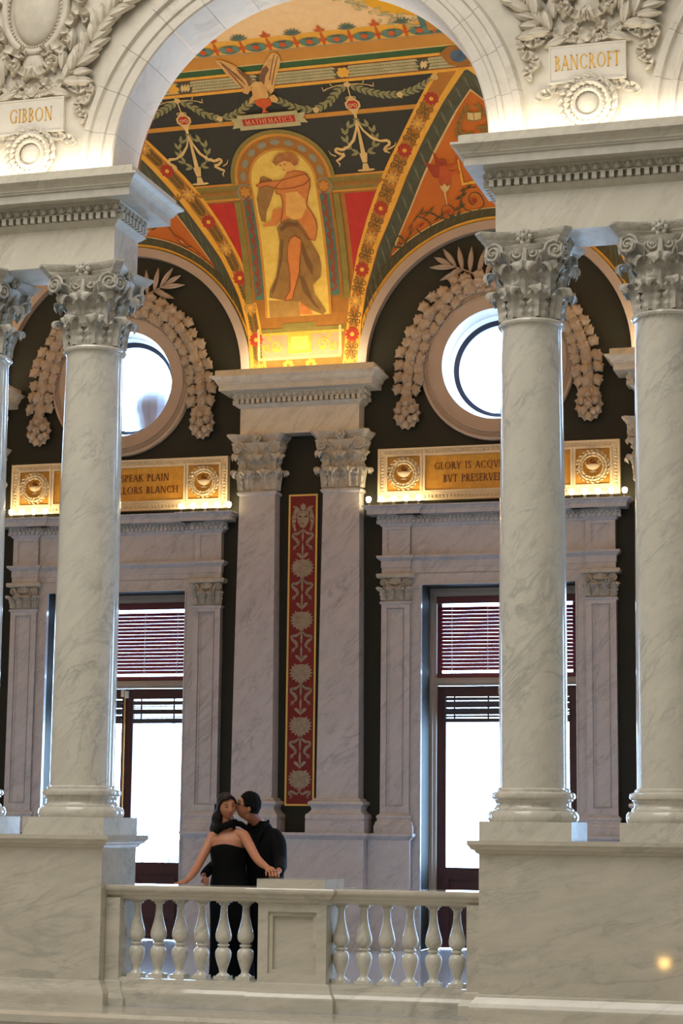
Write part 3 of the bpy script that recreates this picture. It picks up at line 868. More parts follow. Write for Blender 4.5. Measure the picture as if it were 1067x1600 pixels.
def door(k, xc, label):
    d = bpy.data.objects.new('door_%d' % k, None); COL.objects.link(d); d.location = (xc, 25.6, 0)
    prop(d, label, kind='structure')
    Yd = 25.58
    mb = MB().plate([[(xc-1.01,0),(xc-.93,0),(xc-.93,4.56),(xc+.93,4.56),(xc+.93,0),(xc+1.01,0),(xc+1.01,4.66),(xc-1.01,4.66)]], 25.50, 25.64)
    mb.plate([[(xc-1.01,0),(xc-.97,0),(xc-.97,4.61),(xc+.97,4.61),(xc+.97,0),(xc+1.01,0),(xc+1.01,4.66),(xc-1.01,4.66)]], 25.46, 25.50)
    build('frame', mb, M['jamb'], d)
    build('transom_bar', MB().box(xc-.93, 25.50, 3.385, xc+.93, 25.62, 3.485).box(xc-.93, 25.48, 3.41, xc+.93, 25.5, 3.455), M['jamb'], d)
    tw = build('transom_window', MB().plate([[(xc-.93,3.485),(xc+.93,3.485),(xc+.93,4.56),(xc-.93,4.56)], [(xc-.87,3.53),(xc-.87,4.50),(xc+.87,4.50),(xc+.87,3.53)]], 25.57, 25.61), M['mahogany'], d)
    build('pane', MB().box(xc-.87, 25.592, 3.53, xc+.87, 25.597, 4.50), M['glass'], tw)
    for s in (-1, 1):
        a, b = sorted((xc+s*0.93, xc-0.02))
        mb = MB().plate([[(a,0.01),(b,0.01),(b,3.38),(a,3.38)], [(a+.115,1.03),(a+.115,3.24),(b-.085,3.24),(b-.085,1.03)] if s < 0 else [(a+.085,1.03),(a+.085,3.24),(b-.115,3.24),(b-.115,1.03)], [(a+.16,0.22),(a+.16,0.88),(b-.16,0.88),(b-.16,0.22)]], Yd, Yd+0.055)
        lf = build('door_leaf', mb, M['mahogany'], d)
        build('pane', MB().box(a+.085, Yd+.025, 1.03, b-.085, Yd+.03, 3.24), M['glass'], lf)
        build('bottom_panel', MB().box(a+.16, Yd+.03, 0.22, b-.16, Yd+.045, 0.88).plate([[(a+.2,.26),(b-.2,.26),(b-.2,.84),(a+.2,.84)],[(a+.24,.30),(a+.24,.80),(b-.24,.80),(b-.24,.30)]], Yd+.015, Yd+.03), M['mahogany'], lf)
    build('bolt_rod', MB().tube([(xc-.055,Yd-.03,1.2),(xc-.055,Yd-.03,3.28)], 0.014, 8), M['brass'], d)
    build('bolt_box', MB().box(xc-.105,Yd-.05,3.27,xc-.06,Yd,3.37).box(xc-.05,Yd-.05,3.25,xc-.005,Yd,3.35), M['white'], d)
    # venetian blind in the transom light
    b = thing('venetian_blind', (xc, 25.53, 3.5), 'red slatted venetian blind over the %s french door' % ('left' if k == 1 else 'right'), 'blind', 'red venetian blinds')
    build('head_rail', MB().box(xc-.925, 25.505, 4.465, xc+.925, 25.56, 4.555), M['slat'], b)
    for i in range(17):
        put('slat', SLAT, M['slat'], b, (0, 0, 0.105+0.0495*i))
    build('bottom_rail', MB().box(xc-.905, 25.51, 3.495, xc+.905, 25.55, 3.545), M['slat'], b)
    for x in (-.72, -.24, .24, .72):
        build('ladder_cord', MB().tube([(xc+x,25.50,3.54),(xc+x,25.50,4.47)], 0.005, 5), M['white'], b)
    # raised blinds on the door leaves
    for s in (-1, 1):
        a_, b_ = (xc-.83, xc-.10) if s < 0 else (xc+.06, xc+.82)
        b2 = thing('raised_blind', ((a_+b_)/2, 25.56, 2.9), 'dark raised blind at the top of the %s leaf of the %s door' % ('left' if s < 0 else 'right', 'left' if k == 1 else 'right'), 'blind', 'raised blinds')
        rr = random.Random(k*10+s)
        z = 2.93
        build('bottom_rail', MB().box(a_, 25.545, 2.905, b_, 25.575, 2.93), M['dark_blind'], b2)
        while z < 3.22:
            g = rr.choice((0.0135,0.0135,0.014,0.014,0.024))
            build('slat', MB().box(a_, 25.54+rr.uniform(-.004,.004), z, b_, 25.575, z+0.013), M['dark_blind'], b2)
            z += g
        for x in (a_+.14, b_-.14):
            build('ladder_cord', MB().box(x-.012, 25.536, 2.9, x+.012, 25.54, 3.24), M['dark_blind'], b2)
door(1, XB[1], 'left french door of dark red wood with glass panes')
door(2, XB[2], 'right french door of dark red wood with glass panes')

# ================================================================ inscription panels and their bulbs
M['gold'] = plain('gold_ground', (218,164,60), 0.5, (194,138,42), 12.0)
M['cream'] = plain('cream_plaster', (226,210,180), 0.5, (212,194,162), 10.0)
M['letter'] = plain('dark_red_letters', (96,44,18), 0.5)
M['bulb_glass'] = plain('lit_bulb', (255,240,210), 0.3, emit=(255,226,170), es=46.0)
M['socket'] = plain('dark_socket', (58,44,34), 0.5)
BULB = MB().lathe([(0.010,0.045),(0.016,0.05),(0.030,0.070),(0.036,0.088),(0.034,0.108),(0.022,0.122),(0.006,0.127)], 14).mesh('bulb', 80)
SOCK = MB().lathe([(0.036,0.0),(0.034,0.008),(0.016,0.014),(0.013,0.03),(0.016,0.048)], 14).mesh('socket', 50)
def wreath_ring(cx, y, cz, r, n, lw, ll, seed, sgn=1):
    """leafy ring in the XZ plane"""
    mb = MB(); rr = random.Random(seed)
    for i in range(n):
        a = 2*PI*i/n
        for off, tilt in ((-0.7,0.5),(0,0.0),(0.7,-0.5)):
            aa = a+rr.uniform(-.05,.05)+abs(off)*PI/n
            p = Vector((cx+(r+off*lw)*math.cos(aa), y-0.012*(1-abs(off)), cz+(r+off*lw)*math.sin(aa)))
            td = Vector((-math.sin(aa),0,math.cos(aa))); rd = Vector((math.cos(aa),0,math.sin(aa)))
            d = (td+rd*(-tilt)*0.9).normalized(); sd = Vector((d.z,0,-d.x))
            up = Vector((0,-1,0))
            vs = [p-d*ll*.5, p+sd*lw*.45+up*.008, p+d*ll*.5+up*.03, p-sd*lw*.45+up*.008, p+up*.034]
            mb.add(vs, [(0,1,4),(1,2,4),(2,3,4),(3,0,4)])
    mb.tube([(cx+r*math.cos(2*PI*i/40), y, cz+r*math.sin(2*PI*i/40)) for i in range(41)], lw*0.35, 6, cap=False)
    return mb
def inscription(xc, l1, w1, l2, w2, label, dx1=0, dx2=0):
    t = thing('inscription_panel', (xc, YW, 5.77), label, 'inscription', 'gold inscription panels')
    z0, z1 = 5.765, 6.472
    cells = [(-1.47,-1.03),(-0.96,0.96),(1.03,1.47)]
    out = [(xc-1.60,z0),(xc+1.60,z0),(xc+1.60,z1),(xc-1.60,z1)]
    hol = [[(xc+a,5.90),(xc+a,6.365),(xc+b,6.365),(xc+b,5.90)] for a, b in cells]
    build('frame', MB().plate([out]+hol, 24.975, 25.02).box(xc-1.60,25.02,z0,xc+1.60,YW,z1), M['cream'], t)
    mb = MB().plate([out, [(xc-1.575,z0+.025),(xc-1.575,z1-.025),(xc+1.575,z1-.025),(xc+1.575,z0+.025)]], 24.95, 24.98)
    for h in hol:
        a, b = h[0][0], h[2][0]
        mb.plate([[(a-.03,5.87),(b+.03,5.87),(b+.03,6.395),(a-.03,6.395)], [(a,5.90),(a,6.365),(b,6.365),(b,5.90)]], 24.96, 24.98)
    build('frame_moulding', mb, M['cream'], t)
    mb = MB()
    n = 62
    for i in range(n):
        x = xc-1.54+3.08*(i+.5)/n
        for z in (z0+.055, z1-.055): mb.ball((x,24.972,z), (.017,.012,.024), 6, 4)
    for i in range(11):
        z = z0+.11+(z1-z0-.22)*(i+.5)/11
        for x in (xc-1.545, xc+1.545): mb.ball((x,24.972,z), (.024,.012,.017), 6, 4)
    o = build('egg_and_dart', mb, M['cream'], t, smooth=80); o['kind'] = 'stuff'
    build('gold_field', MB().box(xc-1.5,25.0,5.88,xc+1.5,25.02,6.38), M['gold'], t)
    letters(l1, w1, 0.098, xc+dx1, 24.992, 6.175, 0.010, 'letter', t)
    letters(l2, w2, 0.098, xc+dx2, 24.992, 6.005, 0.010, 'letter', t)
    for s in (-1, 1):
        cx = xc+s*1.25; cz = 6.13
        m_ = build('wreath', wreath_ring(cx, 24.975, cz, 0.175, 22, 0.045, 0.07, 3), M['cream'], t, smooth=30)
        lamp = MB()
        lamp.lathe([(0.004,-0.075),(0.05,-0.07),(0.035,-0.06),(0.014,-0.05),(0.014,-0.04),(0.05,-0.03),(0.082,-0.005),(0.093,0.025),(0.085,0.03)], 18, M=Matrix.Translation((cx,24.985,cz)) @ Matrix.Diagonal((1,0.35,1,1)))
        build('lamp_bowl', lamp, M['cream'], m_, smooth=50)
        sp = []
        for i in range(18):
            a = -PI/2+2*PI*1.2*i/17; r_ = 0.032*(1-0.6*i/17)
            sp.append((cx+0.085+r_*math.cos(a), 24.98, cz+0.058+r_*math.sin(a)))
        build('lamp_handle', MB().tube([(cx+.07,24.98,cz+.02)]+sp, 0.007, 6), M['cream'], m_, smooth=60)
        build('lamp_spout', MB().tube([(cx-.085,24.98,cz+.025),(cx-.10,24.98,cz+.045),(cx-.085,24.98,cz+.06)], .007, 6), M['cream'], m_, smooth=60)
        fl = []
        for i in range(12):
            a = PI*0.2+2*PI*0.9*i/11
            fl.append((cx-.01+0.022*math.cos(a), 24.982, cz+0.075+0.022*math.sin(a)))
        build('lamp_flame', MB().tube(fl+[(cx+.03,24.982,cz+.045)], 0.007, 6), M['letter'], m_, smooth=60)
    return t
inscription(XB[1], 'BOOKS WILL SPEAK PLAIN', 1.47, 'WHEN COVNSELLORS BLANCH', 1.74, 'gold inscription panel reading SPEAK PLAIN over the left door')
inscription(XB[2], 'GLORY IS ACQVIRED BY VIRTVE', 1.68, 'BVT PRESERVED BY LETTERS', 1.44, 'gold inscription panel reading GLORY IS ACQVIRED over the right door')
ORD = ['first', 'second', 'third', 'fourth', 'fifth']
for k, xc in ((0, XB[1]), (1, XB[2])):
    for s in (-1, 1):
        for i in range(5):
            x = xc+s*(1.0+0.170*i)
            which = 'left' if s < 0 else 'right'
            t = thing('light_bulb', (x, 24.80, 5.69), '%s lit bulb from the %s end of the %s door cornice' % (ORD[4-i], which, 'left' if k == 0 else 'right'), 'bulb', 'lit bulbs on the door cornices')
            put('globe', BULB, M['bulb_glass'], t)
            put('socket', SOCK, M['socket'], t)

# ================================================================ oculus windows
def ringlathe(mb, xc, cz, prof, n=72):
    """revolve (r, y) about the y axis through (xc, cz)"""
    vs = [(xc+r*math.cos(2*PI*k/n), y, cz+r*math.sin(2*PI*k/n)) for r, y in prof for k in range(n)]
    m = len(prof)
    fs = [(i*n+k, i*n+(k+1) % n, ((i+1) % m)*n+(k+1) % n, ((i+1) % m)*n+k) for i in range(m-1) for k in range(n)]
    mb.add(vs, fs)
    return mb
M['oframe'] = plain('bronze_frame', (58,66,84), 0.3, None, metal=0.3)
M['jambpaint'] = plain('white_jamb_paint', (214,212,206), 0.45)
CZ = 7.56
def oculus(k, xc, label):
    d = bpy.data.objects.new('window_%d' % k, None); COL.objects.link(d); d.location = (xc, YW, CZ)
    prop(d, label, kind='structure')
    build('surround', ringlathe(MB(), xc, CZ, [(1.03,YW),(1.035,24.985),(1.025,24.955),(1.005,24.945),(0.99,24.95),(0.985,24.975),(0.925,24.975),(0.92,24.955),(0.905,24.955),(0.90,24.97),(0.745,24.985),(0.74,25.0)]), M['oculus'], d, smooth=35)
    mb = MB(); n = 84
    for i in range(n):
        a = 2*PI*i/n; da = 2*PI/n
        for r0, r1, a0, a1 in ((0.935,0.943,0,.8),(0.966,0.974,0.2,1.0),(0.935,0.974,0,.14),(0.950,0.974,.45,.58)):
            p = [(xc+r*math.cos(a+da*f), CZ+r*math.sin(a+da*f)) for r, f in ((r0,a0),(r1,a0),(r1,a1),(r0,a1))]
            mb.plate([p], 24.964, 24.976)
    o = build('greek_key', mb, M['oculus'], d); o['kind'] = 'stuff'
    build('jamb', ringlathe(MB(), xc, CZ, [(0.742,24.99),(0.735,25.01),(0.70,25.20),(0.69,25.21),(0.685,25.24),(0.665,25.27),(0.66,25.36),(0.80,25.37)]), M['jambpaint'], d, smooth=35)
    build('frame', ringlathe(MB(), xc, CZ, [(0.675,25.34),(0.66,25.33),(0.635,25.345),(0.60,25.37),(0.595,25.40),(0.595,25.47),(0.80,25.47)]), M['oframe'], d, smooth=35)
    build('pane', MB().plate([arc(xc, CZ, 0.60, 0, 354, 59)], 25.42, 25.426), M['glass'], d)
oculus(1, XB[1], 'round oculus window behind the left column')
oculus(2, XB[2], 'round oculus window behind the right column')

# relief leaf shapes
def flat_leaf(L, W, lobes, bulge, droop=0.0, n=7):
    """leaf lying in XZ, root at origin, tip at +Z, front -Y"""
    mb = MB(); vs = []; fs = []
    for i in range(n+1):
        t = i/n
        wd = W*(math.sin(PI*min(1, t*0.97+0.05))**0.8)*(1-0.30*abs(math.sin(PI*lobes*t)) if lobes else 1)
        y = -bulge*math.sin(PI*(t*0.85+0.08))+droop*t*t
        z = L*t
        vs += [(-wd, y+bulge*0.75, z-(0.04*L if lobes else 0)), (-wd*0.5, y-0.006, z), (0, y+0.004, z), (wd*0.5, y-0.006, z), (wd, y+bulge*0.75, z-(0.04*L if lobes else 0))]
    for i in range(n):
        for k in range(4):
            a = i*5+k; fs.append((a, a+1, a+6, a+5))
    b = len(vs)
    vs += [(0, bulge*0.8+0.01, 0), (0, bulge*0.8+0.01, L)]
    mb.add(vs, fs)
    return mb.mesh('leaf', 50)
OAK = flat_leaf(0.20, 0.085, 3.0, 0.030, n=12)
PALM = flat_leaf(0.36, 0.034, 0, 0.025)
LAUREL = flat_leaf(0.24, 0.042, 0, 0.04)
BERRY = MB().ball((0,0,0), 0.024, 8, 6).mesh('berry', 180)
FRUIT = MB().ball((0,0,0), (0.055,0.05,0.06), 12, 8).mesh('fruit', 180)
def rot_to(dx, dz):
    """rotation about y that takes +Z to (dx, dz)"""
    return (0, math.atan2(dx, dz), 0)
GP = [(0.16,1.10),(0.36,1.09),(0.60,0.98),(0.84,0.76),(1.04,0.47),(1.16,0.12),(1.20,-0.18),(1.21,-0.40)]
def along(P, s):
    L = [math.dist(a, b) for a, b in zip(P, P[1:])]; tot = sum(L); d = s*tot
    for (a, b), l in zip(zip(P, P[1:]), L):
        if d <= l+1e-9:
            f = d/l; return (a[0]+(b[0]-a[0])*f, a[1]+(b[1]-a[1])*f), ((b[0]-a[0])/l, (b[1]-a[1])/l)
        d -= l
    return P[-1], ((P[-1][0]-P[-2][0])/L[-1], (P[-1][1]-P[-2][1])/L[-1])
def garland(xc, s, label):
    t = thing('fruit_garland', (xc+s*1.1, YW, CZ), label, 'garland', 'plaster garlands beside the round windows')
    tl = t.location; rr = random.Random(int(xc*10)+s)
    mb = MB()
    mb.tube([(xc+s*x, 24.965, CZ+z) for x, z in GP], [0.04,0.05,0.06,0.07,0.075,0.075,0.075,0.07], 10)
    build('core', mb, M['garland'], t, smooth=80)
    n = 13
    for i in range(n):
        (x, z), (dx, dz) = along(GP, (i+.3)/n)
        nx, nz = -dz, dx
        wd = 0.065+0.035*min(1, i/5)
        for j, off in enumerate((-1, 1, 0)):
            px, pz = x+nx*off*wd-dx*0.06, z+nz*off*wd-dz*0.06
            rx, ry, rz = rot_to(s*dx+s*nx*off*0.35, dz+nz*off*0.35)
            put('oak_leaf', OAK, M['garland'], t, (xc+s*px-tl.x, 24.945-0.03*(off == 0)-tl.y-0.012*(i % 2), CZ+pz-tl.z), (rx, ry+rr.uniform(-.30,.30), rz+rr.uniform(-.2,.2)), (1.1,1,rr.uniform(.85,1.1)))
        if i % 2:
            for off in (-.9, .9):
                put('berry', BERRY, M['garland'], t, (xc+s*(x+nx*off*.05)-tl.x, 24.90-tl.y, CZ+z+nz*off*.05-tl.z))
    # drop of leaves and fruit
    bx, bz = GP[-1]
    for off in (-.085, -.03, .03, .085):
        put('drop_leaf', OAK, M['garland'], t, (xc+s*(bx+off*.5)-tl.x, 24.92-tl.y, CZ+bz+.02-tl.z), rot_to(off*4.0, -1), (1.1,1.2,1.15))
    for i in range(13):
        a = 2*PI*i/13
        put('drop_leaf', OAK, M['garland'], t, (xc+s*bx+0.085*math.cos(a)-tl.x, 24.955-tl.y, CZ+bz-.22+.12*math.sin(a)-tl.z), rot_to(math.cos(a), math.sin(a)*1.2), (0.8,0.9,0.55))
    for fx, fz, sc in ((0,-.02,1.15),(0,.07,1),(-.07,.01,.95),(.07,.01,1),(-.04,-.08,1),(.05,-.09,.9),(0,-.14,.9),(-.09,-.07,.7),(.10,-.07,.75)):
        put('fruit', FRUIT, M['garland'], t, (xc+s*bx+fx*1.25-tl.x, 24.885-tl.y, CZ+bz-.20+fz*1.3-tl.z), (0,0,rr.uniform(0,3)), (sc,sc,sc))
    for i in range(14):
        put('berry', BERRY, M['garland'], t, (xc+s*bx+rr.uniform(-.045,.045)+.01-tl.x, 24.838-tl.y, CZ+bz-.21+rr.uniform(-.06,.05)-tl.z), (0,0,0), (.75,.75,.75))
garland(XB[1], -1, 'fruit garland hanging left of the left round window')
garland(XB[1], 1, 'fruit garland hanging right of the left round window')
garland(XB[2], -1, 'fruit garland hanging left of the right round window')
garland(XB[2], 1, 'fruit garland between the two right hand columns')
def crest(xc, label):
    t = thing('palm_crest', (xc, YW, CZ+1.05), label, 'crest', 'palm crests above the round windows')
    tl = t.location
    mb = MB().lathe([(0.02,0.0),(0.10,0.0),(0.11,0.03),(0.09,0.07),(0.02,0.08)], 20, M=Matrix.Translation((xc,25.0,CZ+1.10)) @ Matrix.Rotation(PI/2,4,'X'))
    for s in (-1, 1):
        mb.tube([(xc+s*(0.12+0.075*(1-.7*i/16)*math.cos(PI-2*PI*1.4*i/16)), 24.95, CZ+1.02+0.075*(1-.7*i/16)*math.sin(PI-2*PI*1.4*i/16)) for i in range(17)], 0.022, 6)
    build('scroll', mb, M['oculus'], t, smooth=50)
    for s in (-1, 1):
        build('stem', MB().tube([(xc+s*.10,24.98,CZ+1.10),(xc+s*.35,24.97,CZ+1.24),(xc+s*.62,24.97,CZ+1.36)], [.02,.014,.008], 6), M['oculus'], t, smooth=60)
        for px, pz, a, sc in ((.62,1.36,62,.62),(.55,1.34,35,.75),(.46,1.28,10,.80),(.36,1.24,-4,.85),(.25,1.19,-14,.9),(.16,1.16,-26,.9),(.56,1.33,88,.85),(.46,1.28,112,.80),(.36,1.22,124,.85),(.26,1.16,136,.80),(.50,1.31,130,.55)):
            put('palm_leaf', PALM, M['oculus'], t, (xc+s*px-tl.x, 24.96-tl.y, CZ+pz-tl.z), (0, math.radians(s*a), 0), (1.1,1,sc*1.15))
crest(XB[1], 'palm leaf crest above the left round window')
crest(XB[2], 'palm leaf crest above the right round window')

# ================================================================ red decorated strip between the twin pilasters
M['red'] = plain('oxblood_paint', (128,28,26), 0.6, (116,22,22), 4.0)
M['yellow'] = plain('yellow_line', (244,206,110), 0.5)
M['grisaille'] = plain('grey_ornament', (176,162,140), 0.6, (140,128,110), 22.0)
t = thing('decorated_strip', (-7.96, YW, 1.80), 'tall narrow red panel painted with masks and ribbons between pilasters', 'panel')
x0, x1, z0, z1 = -8.162, -7.758, 1.80, 5.92
build('border', MB().plate([[(x0,z0),(x1,z0),(x1,z1),(x0,z1)], [(x0+.024,z0+.024),(x0+.024,z1-.024),(x1-.024,z1-.024),(x1-.024,z0+.024)]], 25.03, YW), M['yellow'], t)
build('field', MB().box(x0+.02, 25.038, z0+.02, x1-.02, YW, z1-.02), M['red'], t)
xm = -7.96
def orn(name, polys, y=25.032, mat='grisaille'):
    mb = MB()
    for pl in polys:
        for s in (-1, 1):
            mb.plate([[(xm+s*a, b) for a, b in pl]], y, 25.039)
    return build(name, mb, M[mat], t)
def ribbon_poly(P, wd):
    out = []
    for i in range(len(P)-1):
        (a, b), (c, d) = P[i], P[i+1]
        L = math.hypot(c-a, d-b) or 1; nx, nz = -(d-b)/L, (c-a)/L
        w0, w1 = wd[i], wd[i+1]
        out.append([(a+nx*w0,b+nz*w0),(a-nx*w0,b-nz*w0),(c-nx*w1,d-nz*w1),(c+nx*w1,d+nz*w1)])
    return out
def ribbons(zt):
    P = [(0.0,zt),(0.05,zt-.05),(0.09,zt-.065),(0.135,zt-.06),(0.14,zt-.10),(0.08,zt-.15),(0.055,zt-.20),(0.085,zt-.225),(0.12,zt-.24),(0.135,zt-.285)]
    orn('ribbon', ribbon_poly(P, [.006,.016,.02,.012,.016,.024,.016,.010,.012,.002])+ribbon_poly([(0.10,zt-.24),(0.105,zt-.285)], [.01,.002]))
    orn('rod', [[(0,zt+.01),(0.012,zt-.05),(0.016,zt-.10),(0.006,zt-.17),(0,zt-.17)], [(0,zt-.18),(0.016,zt-.24),(0.012,zt-.30),(0.006,zt-.37),(0,zt-.37)]])
    orn('bow', [[(0.0,zt-.385),(0.035,zt-.325),(0.075,zt-.315),(0.085,zt-.335),(0.06,zt-.365),(0.01,zt-.40),(0,zt-.42)]])
zc = [5.61-0.6965*i for i in range(6)]
orn('mask', [[(0,5.80),(0.035,5.77),(0.04,5.72),(0.0,5.70)], [(0.04,5.70),(0.07,5.745),(0.10,5.765),(0.15,5.76),(0.115,5.72),(0.14,5.68),(0.08,5.67)],
             [(0,5.70),(0.07,5.695),(0.085,5.62),(0.075,5.54),(0.035,5.475),(0,5.465)], [(0.09,5.69),(0.14,5.67),(0.155,5.60),(0.15,5.52),(0.12,5.42),(0.09,5.43),(0.11,5.50),(0.095,5.60)]])
orn('mask_features', [[(0.02,5.625),(0.065,5.635),(0.065,5.615),(0.02,5.605)], [(0.0,5.53),(0.03,5.525),(0.0,5.515)], [(0.10,5.60),(0.145,5.585),(0.145,5.575),(0.10,5.59)], [(0.105,5.54),(0.14,5.525),(0.14,5.515),(0.105,5.53)]], 25.0305, 'red')
ribbons(5.45)
for k in range(1, 6):
    z = zc[k]
    out = [(0,z+.13)]
    for i in range(9):
        a = math.radians(62-i*19)
        out.append((0.13*math.cos(a), z+0.02+0.115*math.sin(a)))
        a = math.radians(54-i*19)
        out.append((0.165*math.cos(a)*(1 if i < 6 else .85), z+0.02+0.15*math.sin(a)))
    out.append((0, z-.15))
    orn('leaf_cluster', [out])
    pts = []
    for i in range(6):
        a = math.radians(40-i*22)
        c, s_ = math.cos(a), math.sin(a)
        pts.append([(0.02*c,z+.05+.02*s_),(0.10*c-.006*s_,z+.03+.09*s_),(0.11*c+.006*s_,z+.03+.10*s_)])
    orn('leaf_shading', pts, 25.0305, 'red' if False else 'gshade') if 'gshade' in M else None
    if k < 5: ribbons(z-.13)
    else:
        P = [(0.0,z-.14),(0.04,z-.18),(0.09,z-.15),(0.135,z-.14),(0.14,z-.18),(0.10,z-.20),(0.13,z-.235)]
        orn('ribbon', ribbon_poly(P, [.006,.014,.02,.016,.016,.012,.003]))
# ================================================================ spandrel reliefs and name tablets
M['relief'] = plain('relief_stone', (220,211,194), 0.55, (200,191,174), 7.0)
M['tablet'] = marble('tablet_marble', (226,218,204), (200,190,172), (218,210,196), 2.0, 0.4, (0.1,0.1,0.1), 0.4)
M['goldleaf'] = plain('gold_leaf_letters', (214,160,44), 0.4, None, metal=0.3)
YF = 16.60
def crease_ribbon(P, wd, depth, y0, name='ribbon'):
    """modelled ribbon in the XZ plane: P points, half widths, wavy relief"""
    mb = MB(); vs = []; fs = []; n = len(P)
    for i in range(n):
        a = P[max(0, i-1)]; b = P[min(n-1, i+1)]
        L = math.hypot(b[0]-a[0], b[1]-a[1]) or 1
        nx, nz = -(b[1]-a[1])/L, (b[0]-a[0])/L
        w_ = wd[i]; y = y0-depth*(0.35+0.65*abs(math.sin(i*1.25)))
        x, z = P[i]
        vs += [(x-nx*w_,y0+.01,z-nz*w_),(x-nx*w_,y-.006,z-nz*w_),(x,y+.014,z),(x+nx*w_,y-.006,z+nz*w_),(x+nx*w_,y0+.01,z+nz*w_)]
    for i in range(n-1):
        for k in range(4): fs.append((i*5+k, i*5+k+1, i*5+k+6, i*5+k+5))
    fs += [(0,1,2,3,4), tuple((n-1)*5+k for k in (4,3,2,1,0))]
    mb.add(vs, fs)
    return mb
def spline(P, m=4):
    out = []
    for i in range(len(P)-1):
        p0, p1, p2, p3 = P[max(0,i-1)], P[i], P[i+1], P[min(len(P)-1,i+2)]
        for k in range(m):
            t = k/m
            out.append(tuple(0.5*((2*p1[j])+(-p0[j]+p2[j])*t+(2*p0[j]-5*p1[j]+4*p2[j]-p3[j])*t*t+(-p0[j]+3*p1[j]-3*p2[j]+p3[j])*t**3) for j in range(len(p1))))
    return out+[tuple(P[-1])]
BEAD = MB().ball((0,0,0), 0.0125, 8, 5).mesh('bead', 180)
LAUREL2 = flat_leaf(0.27, 0.052, 0, 0.05)
def spandrel(xp, word, side):
    # name tablet
    t = thing('name_tablet', (xp, YF, 8.03), 'marble tablet with the gold name %s' % word, 'tablet', 'name tablets on the spandrels')
    a, b, z0, z1 = xp-.34, xp+.34, 8.03, 8.372
    build('slab', MB().box(a+.012, YF-.05, z0+.012, b-.012, YF, z1-.012).plate([[(a,z0),(b,z0),(b,z1),(a,z1)], [(a+.014,z0+.014),(a+.014,z1-.014),(b-.014,z1-.014),(b-.014,z0+.014)]], YF-.056, YF), M['tablet'], t)
    letters(word, 0.44 if len(word) < 7 else 0.575, 0.135, xp, YF-.054, z0+.115, 0.006, 'goldleaf', t)
    # wreath under it
    t = thing('relief_wreath', (xp, YF, 7.62), 'small carved wreath under the %s tablet' % word, 'wreath', 'carved wreaths')
    cz = 7.835
    build('ring', wreath_ring(xp, YF-.03, cz, 0.185, 22, 0.075, 0.11, 5), M['relief'], t, smooth=25)
    build('boss', MB().lathe([(0.01,0.0),(0.115,0.0),(0.12,0.015),(0.10,0.032),(0.01,0.04)], 28, M=Matrix.Translation((xp,YF,cz)) @ Matrix.Diagonal((1,1,1.15,1)) @ Matrix.Rotation(PI/2,4,'X')), M['relief'], t, smooth=40)
    for s in (-1, 1):
        P = spline([(xp+s*.06,8.00),(xp+s*.16,8.01),(xp+s*.25,7.985),(xp+s*.30,7.995),(xp+s*.36,7.95),(xp+s*.40,7.96),(xp+s*.44,7.90)])
        build('ribbon', crease_ribbon(P, [.012+.022*min(1,i/6) for i in range(len(P))], .035, YF), M['relief'], t, smooth=50)
    # bow of ribbons over the tablet
    t = thing('relief_bow', (xp, YF, 8.40), 'carved ribbon bow above the %s tablet' % word, 'bow', 'carved ribbon bows')
    build('knot', MB().ball((xp,YF-.05,8.43), (.045,.05,.04), 10, 7), M['relief'], t, smooth=80)
    for s in (-1, 1):
        loops = [[(0,8.43),(.06,8.50),(.13,8.535),(.18,8.50),(.15,8.44),(.08,8.42),(.0,8.43)],
                 [(.02,8.42),(.12,8.425),(.22,8.44),(.30,8.42)],
                 [(.22,8.44),(.30,8.52),(.38,8.50),(.42,8.44),(.50,8.43),(.57,8.45),(.60,8.40),(.57,8.33),(.49,8.31),(.46,8.26),(.50,8.20),(.54,8.16),(.50,8.10)]]
        for lp in loops:
            P = spline([(xp+s*x, z) for x, z in lp])
            build('ribbon_loop', crease_ribbon(P, [.034+.010*math.sin(i*.9) for i in range(len(P)-1)]+[.008], .06, YF), M['relief'], t, smooth=50)
    # cartouche
    t = thing('relief_cartouche', (xp, YF, 8.60), 'carved oval cartouche with scrolls over the %s tablet' % word, 'cartouche', 'carved cartouches')
    ez, rx, rz = 9.30, 0.245, 0.38
    build('shield', MB().ball((xp,YF,ez), (rx,.09,rz), 32, 16), M['relief'], t, smooth=80)
    mb = MB(); n = 48
    mb.tube([(xp+(rx+.075)*math.cos(2*PI*i/n), YF-.02, ez+(rz+.075)*math.sin(2*PI*i/n)) for i in range(n+1)], 0.04, 8, cap=False)
    build('rim', mb, M['relief'], t, smooth=80)
    tl = t.location
    for i in range(60):
        a_ = 2*PI*i/60
        put('bead', BEAD, M['relief'], t, (xp+(rx+.028)*math.cos(a_)-tl.x, YF-.045-tl.y, ez+(rz+.028)*math.sin(a_)-tl.z))
    for s in (-1, 1):
        straps = [[(.36,9.05),(.40,9.14),(.46,9.20),(.53,9.18),(.55,9.12),(.50,9.10)], [(.36,9.05),(.33,8.98),(.36,8.92),(.30,8.84),(.25,8.76),(.21,8.70),(.19,8.75)],
                  [(.30,8.90),(.20,8.86),(.13,8.82),(.10,8.85),(.13,8.88)], [(.19,8.74),(.14,8.68),(.08,8.64),(.0,8.625)], [(.38,9.35),(.45,9.42),(.50,9.36),(.44,9.28)]]
        for st in straps:
            P = spline([(xp+s*x, z) for x, z in st])
            build('strapwork', crease_ribbon(P, [.036]*len(P), .10, YF), M['relief'], t, smooth=50)
    build('shell', MB().lathe([(0.01,0.0),(0.12,0.0),(0.11,0.03),(0.04,0.05)], 18, M=Matrix.Translation((xp,YF,8.74)) @ Matrix.Rotation(PI/2,4,'X')), M['relief'], t, smooth=30)
